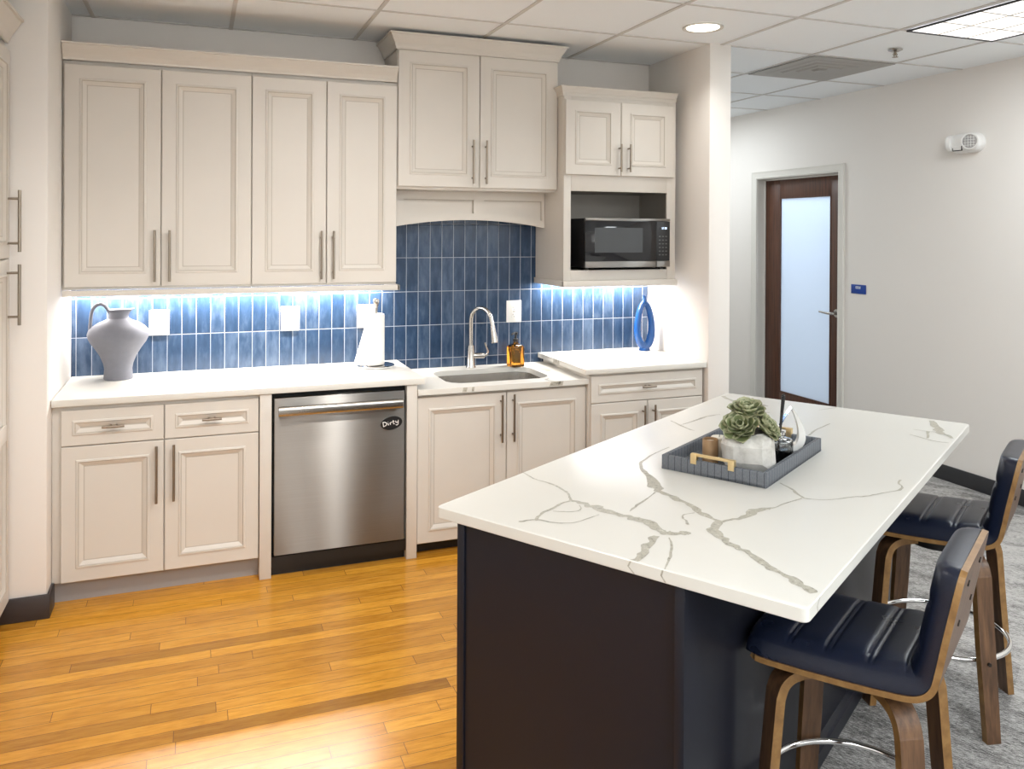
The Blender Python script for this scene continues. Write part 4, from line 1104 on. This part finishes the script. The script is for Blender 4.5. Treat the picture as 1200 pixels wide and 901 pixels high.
        fs += [[0, 1, 2, 3], [(m_ - 1) * 4 + k for k in range(4)]]; mi += [1, 1]
        mb.add(vs, fs, mi, False)
        lg = obj('leg', mb, [M['walnut'], M['ply_edge']], r, local=True)
        rr = 0.2585
        obj('bolt', MB().rod((dirx * (rr - .004), diry * (rr - .004), .25), (dirx * (rr + .0035), diry * (rr + .0035), .25), .0065, 12), M['screw'], lg, local=True)
    obj('footrest_ring', MB().tube([(0.222 * math.cos(2 * PI * q / 64), 0.222 * math.sin(2 * PI * q / 64), .25) for q in range(64)], .0085, 12, loop=True, up=(0, 0, 1)), M['chrome'], r, local=True)
    return r
s1 = stool('navy leather bar stool nearest the viewer, at the front corner of the island', 0.985, 0.512)
s2 = s1.copy(); COL.objects.link(s2); s2.location = iw(0.985, 1.630, 0)
s2['label'] = 'navy leather bar stool farther back, nearer the black baseboard of the right wall'
for ch in list(s1.children):
    c = ch.copy(); COL.objects.link(c); c.parent = s2
    for g in list(ch.children):
        d = g.copy(); COL.objects.link(d); d.parent = c

# ------------------------------------------------------------------ ceiling and wall fittings
r = thing('downlight', 'round recessed ceiling downlight in front of the right wing wall', 'ceiling light', (3.195, -1.012, CZ))
mb = MB().lathe([(0.088, -0.002), (0.104, -0.008), (0.108, -0.006), (0.108, 0.0), (0.088, 0.0)], (3.195, -1.012, CZ), 48, cap=False)
obj('trim_ring', mb, M['lamp_trim'], r)
obj('lens', MB().lathe([(0, -0.0045), (0.087, -0.003), (0.087, -0.0012), (0, -0.0012)], (3.195, -1.012, CZ), 40), M['lamp_warm'], r)
r = thing('ceiling_panel_light', 'bright rectangular ceiling light panel with a gridded lens at top right', 'ceiling light', (4.56, -2.04, CZ))
PX0, PX1, PY0, PY1 = 4.243, 4.877, -2.690, -1.372
mb = MB()
for a in ((PX0, PY0, PX0 + .012, PY1), (PX1 - .012, PY0, PX1, PY1), (PX0, PY0, PX1, PY0 + .012), (PX0, PY1 - .012, PX1, PY1)): mb.box(a[0], a[1], CZ - 0.010, a[2], a[3], CZ - 0.0015)
obj('frame', mb, M['frame_dark'], r)
obj('lens', MB().box(PX0 + .012, PY0 + .012, CZ - 0.0055, PX1 - .012, PY1 - .012, CZ - 0.0025), M['lens'], r)
mb = MB()
for i in range(1, 3): xx = PX0 + (PX1 - PX0) * i / 3; mb.box(xx - .005, PY0 + .012, CZ - 0.0085, xx + .005, PY1 - .012, CZ - 0.006)
for i in range(1, 6): yy = PY0 + (PY1 - PY0) * i / 6; mb.box(PX0 + .012, yy - .005, CZ - 0.0085, PX1 - .012, yy + .005, CZ - 0.006)
obj('louver', mb, M['lamp_trim'], r)
r = thing('ceiling_vent', 'grey square ceiling air diffuser beyond the right wing wall', 'vent', (4.556, -0.353, CZ))
vx, vy, hh = 4.5555, -0.3535, 0.325
mb = MB()
def sqring(h0, z0, h1, z1):
    mb.loft([[(vx - h0, vy - h0, z0), (vx + h0, vy - h0, z0), (vx + h0, vy + h0, z0), (vx - h0, vy + h0, z0)], [(vx - h1, vy - h1, z1), (vx + h1, vy - h1, z1), (vx + h1, vy + h1, z1), (vx - h1, vy + h1, z1)]], cap0=False, cap1=False, smooth=False)
sqring(hh, CZ - .0012, hh, CZ - .006); sqring(hh, CZ - .006, hh - .02, CZ - .007)
for i in range(4):
    a = hh - 0.02 - i * 0.07; sqring(a, CZ - .007 - (i * .002), a - 0.055, CZ - .003); sqring(a - 0.055, CZ - .003, a - 0.07, CZ - .009 - i * .002)
mb.lathe([(0.0, -.018), (0.035, -.017), (0.038, -.012), (0.0, -.010)], (vx, vy, CZ), 24)
obj('louver', mb, M['vent'], r)
obj('back_plate', MB().box(vx - hh + .004, vy - hh + .004, CZ - .0022, vx + hh - .004, vy + hh - .004, CZ - .0014), M['vent'], r)
r = thing('fire_sprinkler', 'small metal fire sprinkler head on the ceiling beside the air diffuser', 'sprinkler', (4.558, -0.99, CZ))
obj('escutcheon', MB().lathe([(0.0, -.016), (0.022, -.014), (0.040, -.006), (0.042, -.0012), (0, -.0012)], (4.558, -0.99, CZ), 28), M['satin'], r)
mb = MB().rod((4.558, -.99, CZ - .014), (4.558, -.99, CZ - .036), .007, 10)
for sx in (-1, 1): mb.tube([(4.558 + sx * .006, -.99, CZ - .018), (4.558 + sx * .016, -.99, CZ - .030), (4.558 + sx * .004, -.99, CZ - .046)], .0025, 8)
mb.lathe([(0, -.048), (.017, -.047), (.017, -.045), (0, -.044)], (4.558, -.99, CZ), 20)
obj('head', mb, M['nickel'], r)
# emergency light on the right wall
ey, ez = -0.755, 2.282
r = thing('emergency_light', 'white oval emergency light unit high on the right wall', 'emergency light', (5.45, ey, ez))
hl, hh = 0.118, 0.064
def capsule(x_, a, b): return [(x_, ey + p_ * a, ez + q_ * b) for p_, q_ in rrect(-hl, -hh, hl, hh, 0.063, 8)]
obj('housing', MB().loft([capsule(5.4497, 1, 1), capsule(5.415, 1, 1), capsule(5.392, .96, .93), capsule(5.382, .88, .80), capsule(5.378, .7, .5)]), M['white_plastic'], r)
REFL = plain('lamp_reflector', (0.40, 0.39, 0.38, 1), 0.3, 0.4, var=0.25, scale=60)
for sg_, yaw_ in ((-1, 18), (1, 74)):
    base_ = Matrix.Translation((5.373 if sg_ < 0 else 5.392, ey + sg_ * (0.066 if sg_ < 0 else 0.098), ez + 0.004)) @ Matrix.Rotation(math.radians(sg_ * -yaw_), 4, 'Z') @ Matrix.Rotation(-PI / 2, 4, 'Y')
    mb = MB(base_); mb.lathe([(0.052, -0.012), (0.055, 0.006), (0.053, 0.012), (0.047, 0.012), (0.045, 0.007), (0, 0.007)], (0, 0, 0), 32)
    l_ = obj('lamp', mb, M['white_plastic'], r)
    obj('reflector', MB(base_).lathe([(0.0448, 0.0072), (0.0448, 0.0085), (0.03, 0.011), (0, 0.012)], (0, 0, 0), 28), REFL, l_)
    mb = MB(base_)
    for g_ in (-.026, -.009, .009, .026):
        mb.rod((g_, -.036, .0125), (g_, .036, .0125), .0014, 6).rod((-.036, g_, .0125), (.036, g_, .0125), .0014, 6)
    obj('guard', mb, M['white_plastic'], l_)
bx = obj('test_panel', MB().box(5.374, ey + 0.004, ez - 0.046, 5.392, ey + 0.066, ez - 0.018, 0.002), M['white_plastic'], r)
obj('test_outline', MB().box(5.3755, ey - 0.001, ez - 0.051, 5.392, ey + 0.070, ez - 0.0462).box(5.3755, ey - 0.002, ez - 0.050, 5.392, ey + 0.0035, ez - 0.020).box(5.3755, ey + .0665, ez - 0.050, 5.392, ey + 0.071, ez - 0.030), M['black'], bx)
# room sign beside the door
r = thing('room_sign', 'small blue room sign on the wall beside the wooden door', 'sign', (5.45, 0.214, 1.25))
obj('plate', MB().box(5.444, 0.140, 1.214, 5.4495, 0.290, 1.285, 0.002), M['sign_blue'], r)
mb = MB().box(5.4432, 0.192, 1.252, 5.4442, 0.200, 1.272)
for q, (a, b) in enumerate(((0.206, 0.214), (0.220, 0.228), (0.234, 0.242))): mb.box(5.4432, a, 1.252, 5.4442, b, 1.272)
mb.box(5.4432, 0.192, 1.252, 5.4442, 0.242, 1.2555).box(5.4432, 0.206, 1.2685, 5.4442, 0.242, 1.272)
obj('lettering', mb, M['sign_white'], r)

# ------------------------------------------------------------------ lights
def area(name, loc, size, energy, col, rot=(0, 0, 0), size_y=None, spread=PI, shape=None):
    l = bpy.data.lights.new(name, 'AREA'); l.energy = energy; l.color = col; l.size = size
    if size_y: l.shape = 'RECTANGLE'; l.size_y = size_y
    if shape: l.shape = shape
    l.spread = spread
    o = bpy.data.objects.new(name, l); o.location = loc; o.rotation_euler = rot; COL.objects.link(o); return o
WARM = (1.0, 0.97, 0.93); NEUT = (0.89, 0.96, 1.0)
area('downlight_lamp', (3.195, -1.012, CZ - 0.02), 0.16, 3, WARM, shape='DISK', spread=math.radians(130))
for i, (xx, yy, e) in enumerate(((1.46, -1.5, 4), (0.45, -2.5, 10))):  # unseen lamps added for the dishwasher streak and floor bounce
    area('ceiling_lamp', (xx, yy, CZ - 0.02), 0.16, e, WARM, shape='DISK', spread=math.radians(140))
for xx, yy, e, sx in ((4.56, -2.03, 24, 0.6), (4.56, -4.9, 38, 0.6), (2.09, -5.5, 66, 0.16), (0.3, -5.6, 32, 0.6), (4.56, 1.9, 20, 0.6)):  # first lights the visible panel; rest added unseen, one narrowed for the dishwasher streak
    area('panel_lamp', (xx, yy, CZ - 0.03), sx, e, NEUT, size_y=1.25)
for wx, ww, e in ((2.45, 0.55, 26), (0.1, 1.3, 50), (4.65, 1.3, 26)):  # unseen lamps added behind the camera for fill and a dishwasher streak
    area('window_daylight', (wx, YF + 0.05, 1.55), ww, e, (0.90, 0.95, 1.0), rot=(-PI / 2 - math.radians(20), 0, 0), size_y=1.7)
g = area('gimbal_lamp', (1.66, -2.75, CZ - 0.02), 0.12, 8.5, WARM, shape='DISK', spread=math.radians(85))  # unseen lamp, added and aimed to streak the dishwasher door
g.rotation_euler = Vector((-0.33, 2.12, -2.0)).to_track_quat('-Z', 'Y').to_euler()
for x0, x1, y in LEDS: area('led_lamp', ((x0 + x1) / 2, y, 1.374), x1 - x0, 21.0 * (x1 - x0), (1.0, 0.94, 0.89), size_y=0.02)
area('beyond_door_lamp', (6.5, 1.0, 2.75), 1.2, 42, (0.68, 0.80, 1.0), size_y=1.6)
w = bpy.data.worlds.new('World'); S.world = w; w.use_nodes = True
w.node_tree.nodes['Background'].inputs[0].default_value = (0.9, 0.93, 1, 1); w.node_tree.nodes['Background'].inputs[1].default_value = 0.3

# ------------------------------------------------------------------ camera
F_PX, V0 = 964.52, 274.85
yaw, pit, rol = 0.3659, -0.0045, 0.005
cam = bpy.data.cameras.new('camera'); co = bpy.data.objects.new('camera', cam); COL.objects.link(co)
fw = Vector((math.sin(yaw), math.cos(yaw), 0)); rt = Vector((math.cos(yaw), -math.sin(yaw), 0)); up = Vector((0, 0, 1))
f2 = fw * math.cos(pit) + up * math.sin(pit); u2 = up * math.cos(pit) - fw * math.sin(pit)
r3 = rt * math.cos(rol) + u2 * math.sin(rol); u3 = u2 * math.cos(rol) - rt * math.sin(rol)
mt = Matrix((( r3.x, u3.x, -f2.x, 0.6707), (r3.y, u3.y, -f2.y, -4.7628), (r3.z, u3.z, -f2.z, 1.6869), (0, 0, 0, 1)))
co.matrix_world = mt
cam.sensor_fit = 'HORIZONTAL'; cam.sensor_width = 36.0; cam.lens = 36.0 * F_PX / 1200
cam.shift_x = 0.0; cam.shift_y = -(450.5 - V0) / 1200
cam.clip_start = 0.02
S.camera = co
vs_ = S.view_settings
S.display_settings.display_device = 'sRGB'
vs_.view_transform = 'Standard'; vs_.look = 'None'; vs_.exposure = 0.20; vs_.gamma = 1.0; vs_.use_curve_mapping = False
S.cycles.use_denoising = True
S.cycles.max_bounces = 10; S.cycles.diffuse_bounces = 5; S.cycles.caustics_reflective = False; S.cycles.caustics_refractive = False
S.cycles.sample_clamp_indirect = 6.0
